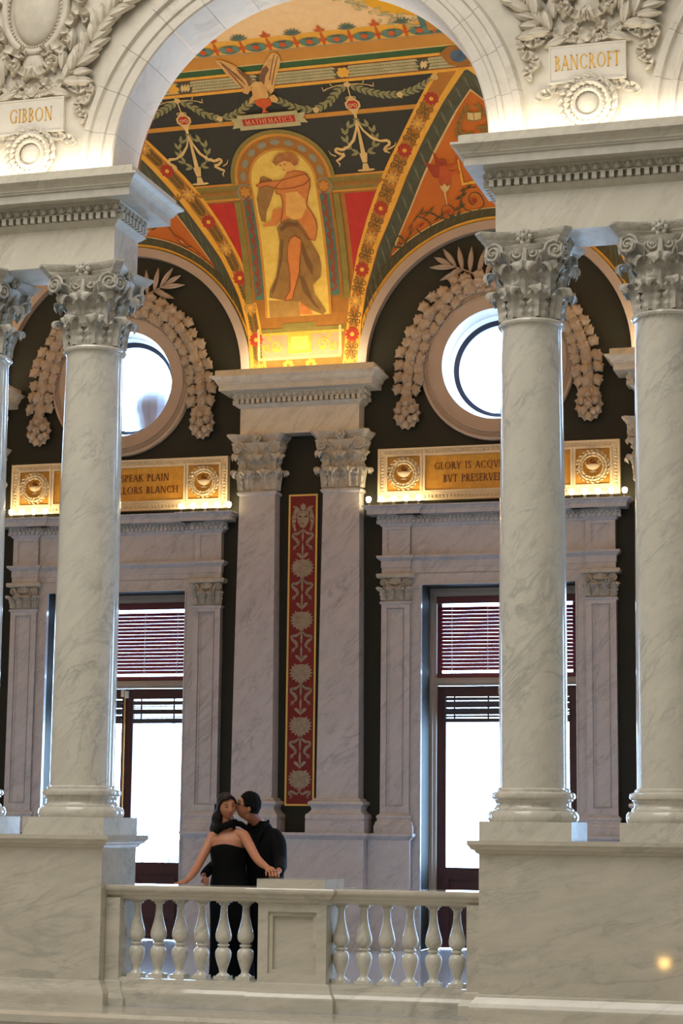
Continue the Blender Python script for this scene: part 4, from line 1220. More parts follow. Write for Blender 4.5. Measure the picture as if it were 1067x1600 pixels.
    # laurel branches on both sides
    for s in (-1, 1):
        t = thing('laurel_branch', (xp+s*.5, YF, 8.5), 'carved laurel branch %s the %s cartouche' % ('left of' if s < 0 else 'right of', word), 'branch', 'carved laurel branches')
        tl = t.location
        P = [(xp+s*.20,8.42),(xp+s*.40,8.58),(xp+s*.56,8.80),(xp+s*.70,9.04),(xp+s*.88,9.24),(xp+s*1.08,9.42)]
        build('stem', MB().tube([(x,YF-.035,z) for x, z in spline(P)], 0.014, 7), M['relief'], t, smooth=80)
        rr = random.Random(int(xp*7)+s)
        for i in range(13):
            (x, z), (dx, dz) = along(P, .12+.82*i/12)
            for o in (-1, 1):
                ang = math.atan2(dx, dz)+o*rr.uniform(.45,.85)
                if x*s > xp*s+.62 and o*s > 0 and z < 8.9: continue
                put('laurel_leaf', LAUREL2, M['relief'], t, (x-tl.x, YF-.035-rr.uniform(0,.03)-tl.y, z-tl.z), (rr.uniform(-.15,.15), ang, 0), (1,1,rr.uniform(.75,.98)))
            if i % 3 == 1:
                put('berry', BERRY, M['relief'], t, (x+s*.03-tl.x, YF-.08-tl.y, z-tl.z))
        for k_, (lx, lz, aa) in enumerate(((.22,8.62,-.25),(.30,8.64,.05),(.42,8.66,.25),(.16,8.46,1.9),(.30,8.50,1.35),(.40,8.52,1.7),(.12,8.55,-.6),(.38,8.82,.1))):
            put('laurel_leaf', LAUREL2, M['relief'], t, (xp+s*lx-tl.x, YF-.02-.01*(k_ % 3)-tl.y, lz-tl.z), (0, s*aa, 0), (1,1,.9))
spandrel(-8.035, 'GIBBON', 'left')
spandrel(-2.71, 'BANCROFT', 'right')

# lamps hidden on top of the cornices
WARM = (1.0, 0.80, 0.52)
for xa in (-8.03, -2.69):
    area('cornice_lamp', (xa, 16.42, 7.60), (xa, 16.62, 7.95), 1.9, 0.10, 7.5, (1.0, 0.90, 0.74))
for xa in XP[1:4]:
    area('cornice_lamp', (xa, 24.68, 7.60), (xa, 24.80, 8.0), 1.7, 0.10, 22, WARM)
for xa in XF[0:4]:  # unseen row added on the gallery side to brighten the vault
    area('cornice_lamp', (xa+2.675, 17.36, 7.62), (xa+2.675, 18.3, 10.2), 1.9, 0.10, 105, (1.0, 0.84, 0.60))
FIG = {
 'hair': [(-0.09,2.878),(-0.043,2.943),(0.036,2.998),(0.149,3.01),(0.228,2.964),(0.278,2.884),(0.253,2.818),(0.199,2.8),(0.161,2.856),(0.079,2.886),(0.006,2.858),(-0.041,2.822)],
 'face': [(-0.003,2.859),(0.078,2.884),(0.162,2.858),(0.203,2.8),(0.194,2.733),(0.131,2.707),(0.082,2.702),(0.047,2.73),(0.015,2.794)],
 'torso': [(0.083,2.711),(0.194,2.733),(0.319,2.7),(0.381,2.596),(0.363,2.49),(0.31,2.362),(0.273,2.244),(0.328,2.141),(0.374,2.029),(0.377,1.92),(0.326,1.751),(0.229,1.779),(0.137,1.938),(-0.118,2.04),(-0.071,2.172),(-0.046,2.324),(-0.057,2.414),(-0.12,2.437),(-0.114,2.519),(0.005,2.628)],
 'arm': [(-0.376,2.57),(-0.295,2.608),(-0.233,2.612),(-0.021,2.612),(0.256,2.66),(0.347,2.675),(0.373,2.596),(0.298,2.529),(0.137,2.496),(-0.044,2.488),(-0.232,2.558),(-0.327,2.534)],
 'forearm': [(-0.199,2.215),(-0.062,2.226),(-0.1,2.087),(-0.198,1.989),(-0.37,1.989),(-0.374,2.024),(-0.25,2.065)],
 'scroll': [(-0.305,2.67),(-0.251,2.695),(-0.151,2.634),(-0.125,2.509),(-0.201,2.359),(-0.298,2.19),(-0.331,2.049),(-0.39,2.065),(-0.41,2.198),(-0.406,2.376),(-0.351,2.527)],
 'drape': [(-0.186,1.962),(-0.119,2.033),(-0.022,2.076),(0.109,2.053),(0.174,1.957),(0.226,1.845),(0.285,1.689),(0.358,1.533),(0.37,1.382),(0.349,1.255),(0.233,1.155),(0.246,1.026),(0.328,0.892),(0.395,0.791),(0.354,0.744),(0.211,0.813),(0.037,0.942),(-0.165,0.966),(-0.394,1.023),(-0.378,1.12),(-0.276,1.296),(-0.218,1.53),(-0.172,1.787)],
 'fold1': [(0.148,1.764),(0.184,1.588),(0.255,1.411),(0.244,1.283),(0.166,1.418),(0.128,1.592)],
 'fold2': [(-0.154,1.785),(-0.117,1.804),(-0.162,1.526),(-0.259,1.231),(-0.341,1.063),(-0.349,1.107),(-0.265,1.296),(-0.196,1.529)],
 'fold3': [(0.053,1.296),(0.107,1.271),(0.22,0.963),(0.323,0.795),(0.237,0.876),(0.092,1.079)],
 'fold4': [(-0.152,1.959),(-0.028,2.037),(0.115,2.016),(0.14,1.959),(-0.015,1.971),(-0.126,1.903)],
 'leg': [(-0.052,1.735),(-0.015,1.808),(0.056,1.835),(0.13,1.782),(0.12,1.658),(0.085,1.509),(0.059,1.339),(-0.003,1.171),(-0.04,1.066),(-0.062,0.981),(-0.165,0.966),(-0.163,0.998),(-0.088,1.101),(-0.071,1.304),(-0.086,1.521)],
 'foot': [(0.037,0.932),(0.103,0.895),(0.188,0.804),(0.213,0.757),(0.028,0.768)],
 'block': [(-0.404,0.981),(0.016,0.954),(0.027,0.743),(-0.405,0.751)],
 'belly': [(0.013,2.43),(0.171,2.44),(0.263,2.322),(0.267,2.212),(0.178,2.065),(0.064,2.052),(-0.037,2.126)],
 'wingL': [(-0.434,4.511),(-0.347,4.499),(-0.222,4.404),(-0.125,4.252),(-0.059,4.148),(-0.079,4.056),(-0.113,3.983),(-0.174,3.905),(-0.231,3.935),(-0.222,4.011),(-0.281,4.08),(-0.316,4.18),(-0.368,4.267),(-0.389,4.367),(-0.428,4.448)],
 'wingLdark': [(-0.209,4.361),(-0.125,4.252),(-0.057,4.156),(-0.085,4.057),(-0.125,4.031),(-0.132,4.141),(-0.188,4.26)],
 'wingLf1': [(-0.378,4.483),(-0.23,4.249),(-0.154,4.065),(-0.168,4.064),(-0.26,4.237),(-0.387,4.474)],
 'wingLf2': [(-0.366,4.439),(-0.269,4.206),(-0.197,4.008),(-0.211,4.006),(-0.287,4.2),(-0.375,4.432)],
 'wingR': [(0.035,4.137),(0.117,4.286),(0.204,4.406),(0.301,4.517),(0.36,4.543),(0.401,4.512),(0.409,4.428),(0.366,4.303),(0.29,4.169),(0.235,4.066),(0.182,3.918),(0.132,3.878),(0.089,3.959),(0.047,4.041)],
 'wingRdark': [(0.035,4.137),(0.134,4.3),(0.198,4.341),(0.217,4.274),(0.131,4.157),(0.085,4.037),(0.043,4.073)],
 'wingRf1': [(0.353,4.519),(0.25,4.302),(0.168,4.105),(0.18,4.1),(0.258,4.293),(0.36,4.509)],
 'wingRf2': [(0.386,4.481),(0.274,4.25),(0.179,4.026),(0.19,4.021),(0.282,4.241),(0.392,4.472)],
 'body': [(-0.075,4.071),(-0.013,4.103),(0.072,4.085),(0.08,4.022),(0.102,3.958),(0.095,3.837),(0.036,3.813),(-0.095,3.813),(-0.191,3.748),(-0.204,3.772),(-0.113,3.891),(-0.1,3.981)],
 'body2': [(0.095,3.837),(0.17,3.874),(0.213,3.793),(0.173,3.738),(0.113,3.76)],
 'vase': [(-0.095,3.813),(-0.011,3.833),(0.089,3.815),(0.113,3.76),(0.095,3.717),(0.014,3.681),(-0.003,3.639),(0.037,3.617),(-0.059,3.603),(-0.032,3.656),(-0.037,3.687),(-0.093,3.722),(-0.115,3.762)]}
LUN = {
 'wingA': [(-0.648,0.806),(-0.623,0.756),(-0.602,0.669),(-0.59,0.612),(-0.623,0.575),(-0.648,0.656),(-0.652,0.729)],
 'wingB': [(-0.792,0.846),(-0.726,0.756),(-0.652,0.666),(-0.606,0.589),(-0.614,0.545),(-0.643,0.548),(-0.706,0.605),(-0.743,0.709)],
 'head': [(-0.598,0.682),(-0.561,0.672),(-0.511,0.629),(-0.503,0.602),(-0.536,0.595),(-0.586,0.622),(-0.606,0.659)],
 'body': [(-0.602,0.632),(-0.523,0.599),(-0.507,0.559),(-0.474,0.485),(-0.507,0.425),(-0.573,0.431),(-0.648,0.495),(-0.639,0.552)],
 'arm1': [(-0.536,0.589),(-0.453,0.548),(-0.395,0.538),(-0.37,0.579),(-0.354,0.575),(-0.366,0.522),(-0.441,0.522),(-0.523,0.552)],
 'arm2': [(-0.519,0.528),(-0.387,0.472),(-0.346,0.448),(-0.366,0.425),(-0.383,0.448),(-0.511,0.492)],
 'calyx': [(-0.652,0.492),(-0.623,0.462),(-0.581,0.462),(-0.557,0.421),(-0.511,0.415),(-0.548,0.388),(-0.59,0.388),(-0.602,0.274),(-0.61,0.278),(-0.614,0.401),(-0.643,0.448)],
 'book': [(-0.11,0.783),(-0.014,0.736),(0.093,0.769),(0.072,0.706),(-0.031,0.682),(-0.13,0.732)],
 'bookin': [(-0.097,0.769),(-0.019,0.732),(0.077,0.756),(0.064,0.709),(-0.027,0.689),(-0.114,0.732)],
 'wreathc': [(-0.048,0.712),(-0.259,0.823),(0.002,0.809),(-0.085,0.635),(0.134,0.746)],
 'frame': [(-0.358,0.542),(-0.337,0.538),(-0.333,0.351),(-0.163,0.321),(-0.163,0.298),(-0.366,0.341)],
 'scroll1': [(-1.339,0.468),(-1.256,0.314),(-1.157,0.338),(-1.086,0.435),(-0.983,0.435),(-0.85,0.344),(-0.734,0.211),(-0.623,0.147),(-0.519,0.134),(-0.453,0.181),(-0.403,0.261),(-0.321,0.298),(-0.18,0.278)],
 'curl1': [(-1.016,0.452),(-0.9,0.294),(-0.863,0.207),(-0.912,0.164),(-1.008,0.224),(-1.041,0.324),(-0.97,0.308)],
 'curl2': [(-0.689,0.177),(-0.681,0.274),(-0.59,0.268),(-0.528,0.194),(-0.586,0.164),(-0.627,0.201)],
 'curl3': [(-0.416,0.234),(-0.374,0.147),(-0.242,0.11),(-0.122,0.147),(-0.163,0.227),(-0.263,0.251),(-0.312,0.214),(-0.275,0.164),(-0.217,0.184)],
 'curl4': [(-1.347,0.458),(-1.347,0.612),(-1.277,0.548),(-1.231,0.408),(-1.264,0.375),(-1.297,0.472)],
 'roses': [(-0.974,0.301),(-0.606,0.214),(-0.246,0.197)],
 'edge': [(-0.039,0.923),(-0.362,0.873),(-0.668,0.856),(-0.974,0.863),(-1.206,0.816),(-1.467,0.438),(-0.983,0.167),(-0.631,0.12),(-0.288,0.087)]}
# ================================================================ painting on the vault
def PM(name, c, c2=None): M[name] = plain('paint_'+name, c, 0.65, c2, 9.0); return M[name]
PM('black', (50,48,36), (42,42,32)); PM('gold2', (236,178,62), (220,158,46)); PM('ochre', (184,122,36), (166,106,28)); PM('ribleaf', (112,88,30), (96,74,24)); PM('daisy', (208,158,74), (192,138,56)); PM('bandleaf', (96,86,48), (84,76,42))
PM('brown', (168,112,34), (150,98,28)); PM('olive', (140,124,54), (124,110,44)); PM('redp', (190,44,26), (172,36,22))
PM('cream2', (226,196,132), (206,172,104)); PM('sage', (150,146,98), (128,126,80)); PM('sage2', (190,180,132), (166,156,108)); PM('rust', (150,68,34), (132,56,28))
PM('greenp', (52,94,44), (44,82,38)); PM('peach', (244,208,152), (238,196,132)); PM('teal', (88,118,96), (64,96,84))
PM('flesh', (212,136,62), (198,116,48)); PM('flesh2', (228,176,92), (214,156,72)); PM('drapep', (158,118,56), (132,96,44)); PM('fold', (116,84,38), (104,74,34))
PM('goldground', (232,200,96), (216,178,72)); PM('hairp', (150,84,36), (176,120,56)); PM('stone', (176,136,66), (158,118,54)); PM('pink', (206,150,112), (196,136,96))
PM('redflower', (178,60,30), (158,46,22)); PM('yellowp', (238,176,20), (226,160,16)); PM('bluegrey', (140,140,118)); PM('rope', (84,84,58), (66,70,48)); PM('rope2', (118,116,84), (98,98,70)); PM('fan2', (104,138,116), (84,120,104)); PM('darkband', (66,60,32), (84,76,40))
PM('cherub', (168,62,18), (148,48,14)); PM('cherub2', (196,92,30), (176,72,22)); PM('bluep', (86,112,128), (60,84,104)); PM('wingp', (222,178,104), (200,146,76)); PM('wingd', (128,88,52), (110,74,44)); PM('vermilion', (206,92,20), (190,78,16))
XM = -8.025
def paint(name, polys, mat, layer, surf='b', parent=None, xc=None):
    mb = MB(); off = 0.004+0.0035*layer
    def S(p):
        if surf == 'b': return barrel_pt((XM if xc is None else xc)+p[0], math.degrees(p[1]/RB), off)
        return lun_pt(xc, p[0], min(1.0, max(0.0, p[1])), off)
    m0, m1 = (99, 0.22) if surf == 'b' else (0.13, 0.25)
    for pl in polys:
        if len(pl) == 3: tr = [(0,1,2)]
        elif len(pl) == 4 and name.startswith('band_'): tr = [(0,1,2),(0,2,3)]
        else: tr = tessellate_polygon([[Vector((a, b, 0)) for a, b in pl]])
        st = [tuple(pl[i] for i in t) for t in tr]
        while st:
            t = st.pop()
            best = -1; bi = 0
            for i in range(3):
                a, b = t[i], t[(i+1) % 3]
                d = max(abs(a[0]-b[0])/m0, abs(a[1]-b[1])/m1)
                if d > best: best, bi = d, i
            if best > 1.0:
                a, b, c = t[bi], t[(bi+1) % 3], t[(bi+2) % 3]
                m = ((a[0]+b[0])/2, (a[1]+b[1])/2)
                st += [(a, m, c), (m, b, c)]
            else:
                mb.add([S(p) for p in t], [(0,1,2)])
    return build(name, mb, M[mat], parent or ceiling, smooth=180)
def strip(fa, fb, s0, s1, n):
    """quads between two x(s) curves"""
    out = []
    for i in range(n):
        a = s0+(s1-s0)*i/n; b = s0+(s1-s0)*(i+1)/n
        out.append([(fa(a),a),(fb(a),a),(fb(b),b),(fa(b),b)])
    return out
def circ(x, s, r, n=18, ry=None, a0=0.0, a1=360.0):
    return [(x+r*math.cos(math.radians(a0+(a1-a0)*i/n)), s+(ry or r)*math.sin(math.radians(a0+(a1-a0)*i/n))) for i in range(n+(0 if a1-a0 >= 360 else 1))]
def rect(x0, s0, x1, s1): return [(x0,s0),(x1,s0),(x1,s1),(x0,s1)]
def mirror(polys): return polys+[[(-x, s) for x, s in p] for p in polys]
def leafp(x, s, ang, L, W):
    c, d = math.sin(ang), math.cos(ang)
    P = [(0,0),(.35,.5),(.7,.4),(1,0),(.7,-.4),(.35,-.5)]
    return [(x+c*a*L+d*b*W, s+d*a*L-c*b*W) for a, b in P]
def leaf_run(P, L, W, step, spread=0.55, sym=True):
    tot = sum(math.dist(a, b) for a, b in zip(P, P[1:])); n = int(tot/step); out = []
    for i in range(n):
        (x, s), (dx, ds) = along(P, (i+.5)/n); a = math.atan2(dx, ds)
        out.append(leafp(x, s, a+spread, L, W)); out.append(leafp(x, s, a-spread, L, W))
    return out
def stroke(P, wd):
    if not hasattr(wd, '__len__'): wd = [wd]*len(P)
    return ribbon_poly(P, wd)
def petals(x, s, r, n, rp):
    return [circ(x+r*math.cos(2*PI*k/n), s+r*math.sin(2*PI*k/n), rp, 8) for k in range(n)]
def spiral2(x, s, r, turns, a0, sgn, n=18):
    return [(x+r*(1-.8*i/n)*math.cos(a0+sgn*2*PI*turns*i/n), s+r*(1-.8*i/n)*math.sin(a0+sgn*2*PI*turns*i/n)) for i in range(n+1)]
DEG = RB*PI/180
STOP = 58.3*DEG
# ribs along every groin near the picture
for xc in XB[1:4]:
    for sg in (-1, 1):
        fi = lambda s: sg*tab(T_IN, s/DEG); fo = lambda s: sg*tab(T_OUT, s/DEG)
        mix = lambda f: (lambda s: fi(s)+(fo(s)-fi(s))*f)
        paint('band_rib_edge', strip(mix(0.0), mix(.15), 0, STOP, 30), 'gold2', 2, xc=xc)
        paint('band_rib', strip(mix(.15), mix(.74), 0, STOP, 30), 'ochre', 2, xc=xc)
        paint('band_rib_edge', strip(mix(.74), mix(1.0), 0, STOP, 30), 'gold2', 2, xc=xc)
        if xc == XB[3] and sg == 1: continue
        mid = mix(.45); hw = .105
        red, redc, pale, dark = [], [], [], []
        ss = [0.06,.46,.90,1.315,1.73,2.11,2.51,2.87,3.23,3.57]
        for k, s in enumerate(ss):
            x = mid(s)
            if k % 2:
                red += [circ(x, s, .082, 14)]+petals(x, s, .078, 10, .022); redc.append(circ(x, s, .03, 8)); dark += stroke(circ(x, s, .055, 12)+[circ(x, s, .055, 12)[0]], .006)
            else:
                pale += [leafp(x, s, 2*PI*j/8, .105, .05) for j in range(8)]; redc.append(circ(x, s, .032, 10))
                dark += [q for j in range(8) for q in stroke([(x+.03*math.cos(2*PI*(j+.5)/8), s+.03*math.sin(2*PI*(j+.5)/8)),(x+.085*math.cos(2*PI*(j+.5)/8), s+.085*math.sin(2*PI*(j+.5)/8))], .005)]
            if k < len(ss)-1:
                s2 = ss[k+1]; a = math.atan2(mid(s2)-x, s2-s)
                tx, tsn = math.sin(a), math.cos(a)
                if sg == 1:        # leaf herringbone
                    for j in range(5):
                        d = .10+.045*j
                        for o in (-1, 1): dark.append(leafp(x+tx*d, s+tsn*d, a+o*.62, .115, .034))
                else:              # scrolls
                    mxx, mss = (x+mid(s2))/2, (s+s2)/2
                    for o in (-1, 1):
                        for e in (-1, 1):
                            dark += stroke(spiral2(mxx+tsn*o*.058+tx*e*.052, mss-tx*o*.058+tsn*e*.052, .05, 1.3, a+e*1.5, o*e), .007)
                        dark.append(leafp(mxx, mss, a+o*.5, .07, .025)); dark.append(leafp(mxx, mss, a+PI+o*.5, .07, .025))
        paint('rib_foliage', dark, 'ribleaf', 3, xc=xc)
        paint('rib_rosettes', red, 'redflower', 4, xc=xc)
        paint('rib_daisies', pale, 'daisy', 4, xc=xc)
        paint('rosette_centres', redc, 'gold2', 5, xc=xc)
# fields of the pendentives: dark above, red panels below
for i, xp in enumerate(XP[1:4]):
    hw = lambda s: 2.65-tab(T_IN, s/DEG)
    sh = 0.0
    L = lambda s: -hw(s); R = lambda s: hw(s)
    paint('band_dark_field', strip(L, R, 2.60, STOP-.02, 16), 'black', 0, xc=xp)
    paint('band_base_field', strip(L, R, 0.0, 2.60, 20), 'brown', 0, xc=xp)
    paint('band_orange_line', strip(L, R, 3.44, 3.505, 1), 'vault', 1, xc=xp)
    paint('band_ornament', strip(L, R, 2.39, 2.60, 2), 'olive', 1, xc=xp)
    for s_, m_ in ((2.375,'vault'),(2.585,'vault')): paint('band_line', strip(L, R, s_, s_+.03, 1), m_, 2, xc=xp)
    for o in (-1, 1):
        e = 0.74
        paint('band_red_field', [[(o*e,a),(o*max(e,hw(a)),a),(o*max(e,hw(b)),b),(o*e,b)] for a, b in [(0.9+.0965*k, .9+.0965*(k+1)) for k in range(15)]], 'redp', 1, xc=xp)
# long bands above the groins
LX0, LX1 = -9.0, 9.0
for s0, s1, m_ in ((STOP-.025,3.99,'gold2'),(3.985,4.21,'rust'),(4.205,4.25,'gold2'),(4.247,4.343,'greenp'),(4.34,4.362,'cream2'),(4.36,4.555,'vault'),(4.55,4.575,'bluegrey'),(4.572,4.81,'gold2'),(4.80,7.45,'peach')):
    n = max(1, int((s1-s0)/.2))
    paint('band_course', [rect(LX0, s0+(s1-s0)*k/n, LX1, s0+(s1-s0)*(k+1)/n) for k in range(n)], m_, 2 if m_ != 'gold2' else 3)
lau, knots = [], []
for k in range(-70, 71):
    x = k*.04
    ph = (x+5.3) % 1.06
    if ph < .10: knots.append(leafp(x, 4.03, .3, .14, .05)); continue
    sgn = 1 if ph < .53 else -1
    for r in range(4):
        lau.append(leafp(x+(.02 if r % 2 else 0), 4.015+r*.048, sgn*1.15, .085, .040))
paint('laurel_torus', [rect(-2.5,4.005,2.5,4.19)], 'rope', 4)
paint('laurel_leaves', lau, 'sage2', 5); paint('laurel_ties', knots, 'cream2', 6)
paint('laurel_flowers', [circ(x, 4.10, .07, 10) for x in (-1.15, 1.155)]+petals(-1.15,4.1,.06,6,.03)+petals(1.155,4.1,.06,6,.03), 'gold2', 7)
fans, fan2, dots, stems, palms = [], [], [], [], []
for k in range(-6, 8):
    x = .156+.353*k
    fans.append(circ(x, 4.655, .135, 18, .075)); fan2 += [circ(x-.08,4.665,.05,10,.055), circ(x+.08,4.665,.05,10,.055)]; dots.append(circ(x, 4.66, .045, 10))
    xs = x+.176
    stems += [leafp(xs,4.58,0,.26,.035), leafp(xs,4.62,.6,.09,.03), leafp(xs,4.62,-.6,.09,.03)]+stroke([(xs-.06,4.83),(xs+.06,4.83)], .012)+[circ(xs,4.60,.02,8)]
    if k % 2: palms += [leafp(xs, 4.80, a, .14, .03) for a in (-1.2,-.8,-.4,0,.4,.8,1.2)]
    else: stems += [leafp(xs,4.82,0,.12,.05), leafp(xs,4.84,1.3,.09,.02), leafp(xs,4.84,-1.3,.09,.02)]
paint('fan_ornament', fans, 'teal', 5); paint('fan_shading', fan2, 'fan2', 6); paint('fan_hearts', dots, 'vermilion', 7); paint('small_lamps', stems, 'vermilion', 6); paint('small_palms', palms, 'teal', 6)
paint('upright_band', [rect(-.66,4.80,-.44,6.6)], 'gold2', 4); paint('upright_band_inner', [rect(-.635,4.83,-.465,6.6)], 'teal', 5)
paint('upright_leaves', [leafp(-.55, 4.85, a, .22, .05) for a in (-.9,-.45,0,.45,.9)], 'cream2', 6)
paint('yellow_corner', [[(1.55,5.42),(1.92,5.02),(2.32,4.90),(2.36,7.0),(.8,7.0),(.9,6.2)]], 'yellowp', 4)
rr = random.Random(4)
gl = [(1.30,5.62),(1.56,5.36),(1.80,5.06),(2.05,4.88),(2.24,4.74)]
fl = []
for i in range(90):
    (x, s), _ = along(gl, rr.random())
    fl.append(leafp(x+rr.uniform(-.10,.10), s+rr.uniform(-.06,.06), rr.uniform(0,6.3), rr.uniform(.06,.12), rr.uniform(.025,.05)))
paint('flower_swag', fl[:60], 'sage2', 5); paint('swag_blossoms', fl[60:], 'cream2', 6)
paint('corner_panel', [rect(2.30,4.58,2.95,4.95)], 'teal', 5); paint('corner_panel_inner', [rect(2.38,4.64,2.9,4.95)], 'vault', 6)
paint('boss_plate', [[(2.43,4.24),(2.55,4.34),(2.70,4.36),(2.86,4.30),(2.92,4.18),(2.84,4.05),(2.68,3.99),(2.52,4.05)]], 'brown', 6)
paint('boss_ball', [circ(2.66, 4.18, .10, 20)], 'bluep', 7)
# garlands, torches and wreaths on the dark field
gar = [(1.155,3.90),(1.02,3.82),(.86,3.66),(.66,3.56),(.50,3.585),(.36,3.64),(.22,3.74),(.10,3.82)]
gar2 = [(1.155,3.90),(1.36,3.78),(1.58,3.69),(1.80,3.67),(2.00,3.72),(2.18,3.80),(2.33,3.90)]
paint('leaf_garland', mirror(leaf_run(gar, .11, .042, .075)+leaf_run(gar2, .11, .042, .075)), 'sage', 2)
paint('garland_stem', mirror(stroke(gar, .006)+stroke(gar2, .006)), 'sage', 3)
fl = []
for x, s in ((1.155,3.90),(.66,3.565),(1.80,3.67),(2.30,3.88)): fl += petals(x, s, .026, 5, .02)
paint('garland_flowers', mirror(fl), 'cream2', 4)
tw = []
for o in (-1, 1): tw += stroke([(1.155,3.90),(1.155+o*.14,3.895),(1.155+o*.28,3.86),(1.155+o*.34,3.83)], .006)+[leafp(1.155+o*.2,3.89,o*.5,.06,.015), leafp(1.155+o*.28,3.865,o*2.4,.05,.015), leafp(1.155+o*.33,3.84,o*.2,.06,.012)]
paint('tendrils', mirror(tw), 'cream2', 3)
T = 1.155
torch = [[(T-.10,3.62),(T-.095,3.55),(T-.05,3.505),(T+.05,3.505),(T+.10,3.55),(T+.10,3.62),(T+.06,3.66),(T,3.74),(T-.06,3.66)],
         [(T-.055,3.51),(T+.055,3.51),(T+.025,3.44),(T+.02,3.38),(T-.015,3.38),(T-.02,3.44)], [(T-.012,3.31),(T+.012,3.31),(T+.03,2.88),(T-.03,2.88)],
         [(T-.055,2.885),(T+.055,2.885),(T+.035,2.77),(T+.03,2.75),(T-.03,2.75),(T-.035,2.77)], [(T-.03,2.74),(T+.03,2.74),(T+.055,2.63),(T-.055,2.63)],
         [(T-.055,2.63),(T-.12,2.64),(T-.10,2.66),(T-.05,2.66)], [(T+.055,2.63),(T+.12,2.64),(T+.10,2.66),(T+.05,2.66)]]
torch += stroke([(T,3.36),(T-.03,3.22),(T-.09,3.08),(T-.18,2.99),(T-.27,2.95),(T-.35,2.98),(T-.37,2.94),(T-.30,2.89),(T-.25,2.90)], [.008,.014,.02,.016,.022,.018,.016,.02,.01])
torch += stroke([(T-.25,2.88),(T-.34,2.82),(T-.38,2.81),(T-.34,2.76),(T-.35,2.72)], [.016,.018,.008,.010,.003])+stroke([(T-.37,2.87),(T-.43,2.90),(T-.46,2.96)], [.008,.008,.002])
torch += stroke([(T,3.36),(T+.06,3.20),(T+.16,3.08),(T+.26,3.03),(T+.36,3.03),(T+.38,2.98),(T+.30,2.93),(T+.29,2.89),(T+.36,2.85)], [.008,.014,.02,.016,.022,.018,.016,.02,.004])
torch += stroke([(T+.30,2.90),(T+.38,2.92),(T+.44,2.95),(T+.46,3.0)], [.01,.012,.008,.002])
paint('painted_torch', mirror(torch), 'cream2', 3)
paint('torch_head', mirror([[(T-.075,3.60),(T-.065,3.55),(T-.02,3.525),(T+.04,3.53),(T+.075,3.57),(T+.07,3.62),(T+.03,3.65),(T-.04,3.65)]]), 'redp', 4)
paint('torch_scrolls', mirror(stroke(spiral2(T-.03,3.575,.035,1.2,0,1), .006)+stroke(spiral2(T+.03,3.575,.035,1.2,PI,-1), .006)+stroke([(T,3.74),(T,3.90)], .008)+stroke(spiral2(T-.045,3.69,.03,1,0,1), .006)+stroke(spiral2(T+.045,3.69,.03,1,PI,-1), .006)), 'cream2', 5)
paint('laurel_wreath', mirror(leaf_run([(T+.20*math.cos(a), 3.10+.22*math.sin(a)) for a in [-PI/2+PI*i/10 for i in range(11)]], .12, .045, .10, .4)+leaf_run([(T-.20*math.cos(a), 3.10+.22*math.sin(a)) for a in [-PI/2+PI*i/10 for i in range(11)]], .12, .045, .10, .4)), 'sage', 2)
# niche with its generic draped figure
def arch_poly(h, s0, sc): return [(-h,s0),(h,s0)]+[(h*math.cos(math.radians(a)), sc+h*math.sin(math.radians(a))) for a in range(0, 181, 10)]
paint('niche_border', [arch_poly(.722,2.60,2.61)], 'olive', 3); paint('niche_gold_line', [arch_poly(.665,2.60,2.61)], 'vault', 4); paint('niche_ring', [arch_poly(.625,2.60,2.61)], 'brown', 5)
orn_ = []
for i in range(9):
    a = math.radians(10+20*i); x, s = .53*math.cos(a), 2.61+.53*math.sin(a)
    orn_ += [leafp(x-.03*math.cos(a), s-.03*math.sin(a), PI/2-a+d, .10, .035) for d in (-.9,-.45,0,.45,.9)]
paint('niche_palmettes', orn_, 'bluegrey', 6)
col = []; cl = []; colb = []
for o in (-1, 1):
    col.append([(o*.43,.97),(o*.64,.97),(o*.64,2.40),(o*.43,2.40)])
    colb.append([(o*.645,.95),(o*.735,.95),(o*.735,2.36),(o*.645,2.36)])
paint('niche_pilasters', col, 'brown', 5); paint('niche_pilaster_edges', colb, 'olive', 4)
paint('niche_pilaster_inner', [[(o*.47,1.0),(o*.60,1.0),(o*.60,2.38),(o*.47,2.38)] for o in (-1,1)], 'teal', 6)
for o in (-1, 1):
    for k in range(9):
        s = 1.12+.15*k
        cl += stroke([(o*.535-.04,s-.06),(o*.535+.03,s),(o*.535-.03,s+.07),(o*.535+.03,s+.09)], .016)
        colb.append(leafp(o*.535+.02, s, .8, .09, .045)); 
paint('niche_vine', cl, 'rust', 7)
paint('niche_roundels', [circ(-.548,2.484,.115,20), circ(.548,2.484,.115,20)], 'bluegrey', 6)
paint('niche_roundel_centres', [circ(-.548,2.484,.095,20), circ(.548,2.484,.095,20)], 'brown', 7)
paint('niche_rosettes', [leafp(o*.548,2.484,2*PI*k/6,.08,.045) for o in (-1,1) for k in range(6)], 'vault', 8)
bo = []
for o in (-1, 1):
    for k in range(8):
        bo += [leafp(o*(.74+.11*k), 2.44, d, .11, .03) for d in (-.7,0,.7)]
paint('band_palmettes', bo, 'brown', 3)
paint('niche_frame_line', [arch_poly(.468,.75,2.60)], 'vault', 6)
paint('niche_ground', [arch_poly(.435,.75,2.60)], 'goldground', 7)
for k_, m_, l_ in (('block','stone',8),('scroll','drapep',8),('torso','flesh',9),('belly','flesh2',10),('arm','flesh',11),('forearm','flesh',10),('drape','drapep',10),('fold1','fold',11),('fold2','fold',11),('fold3','fold',11),('fold4','fold',11),('leg','flesh',12),('foot','flesh',11),('face','flesh2',11),('hair','hairp',12)):
    paint('figure_'+k_.rstrip('1234'), [FIG[k_]], m_, l_)
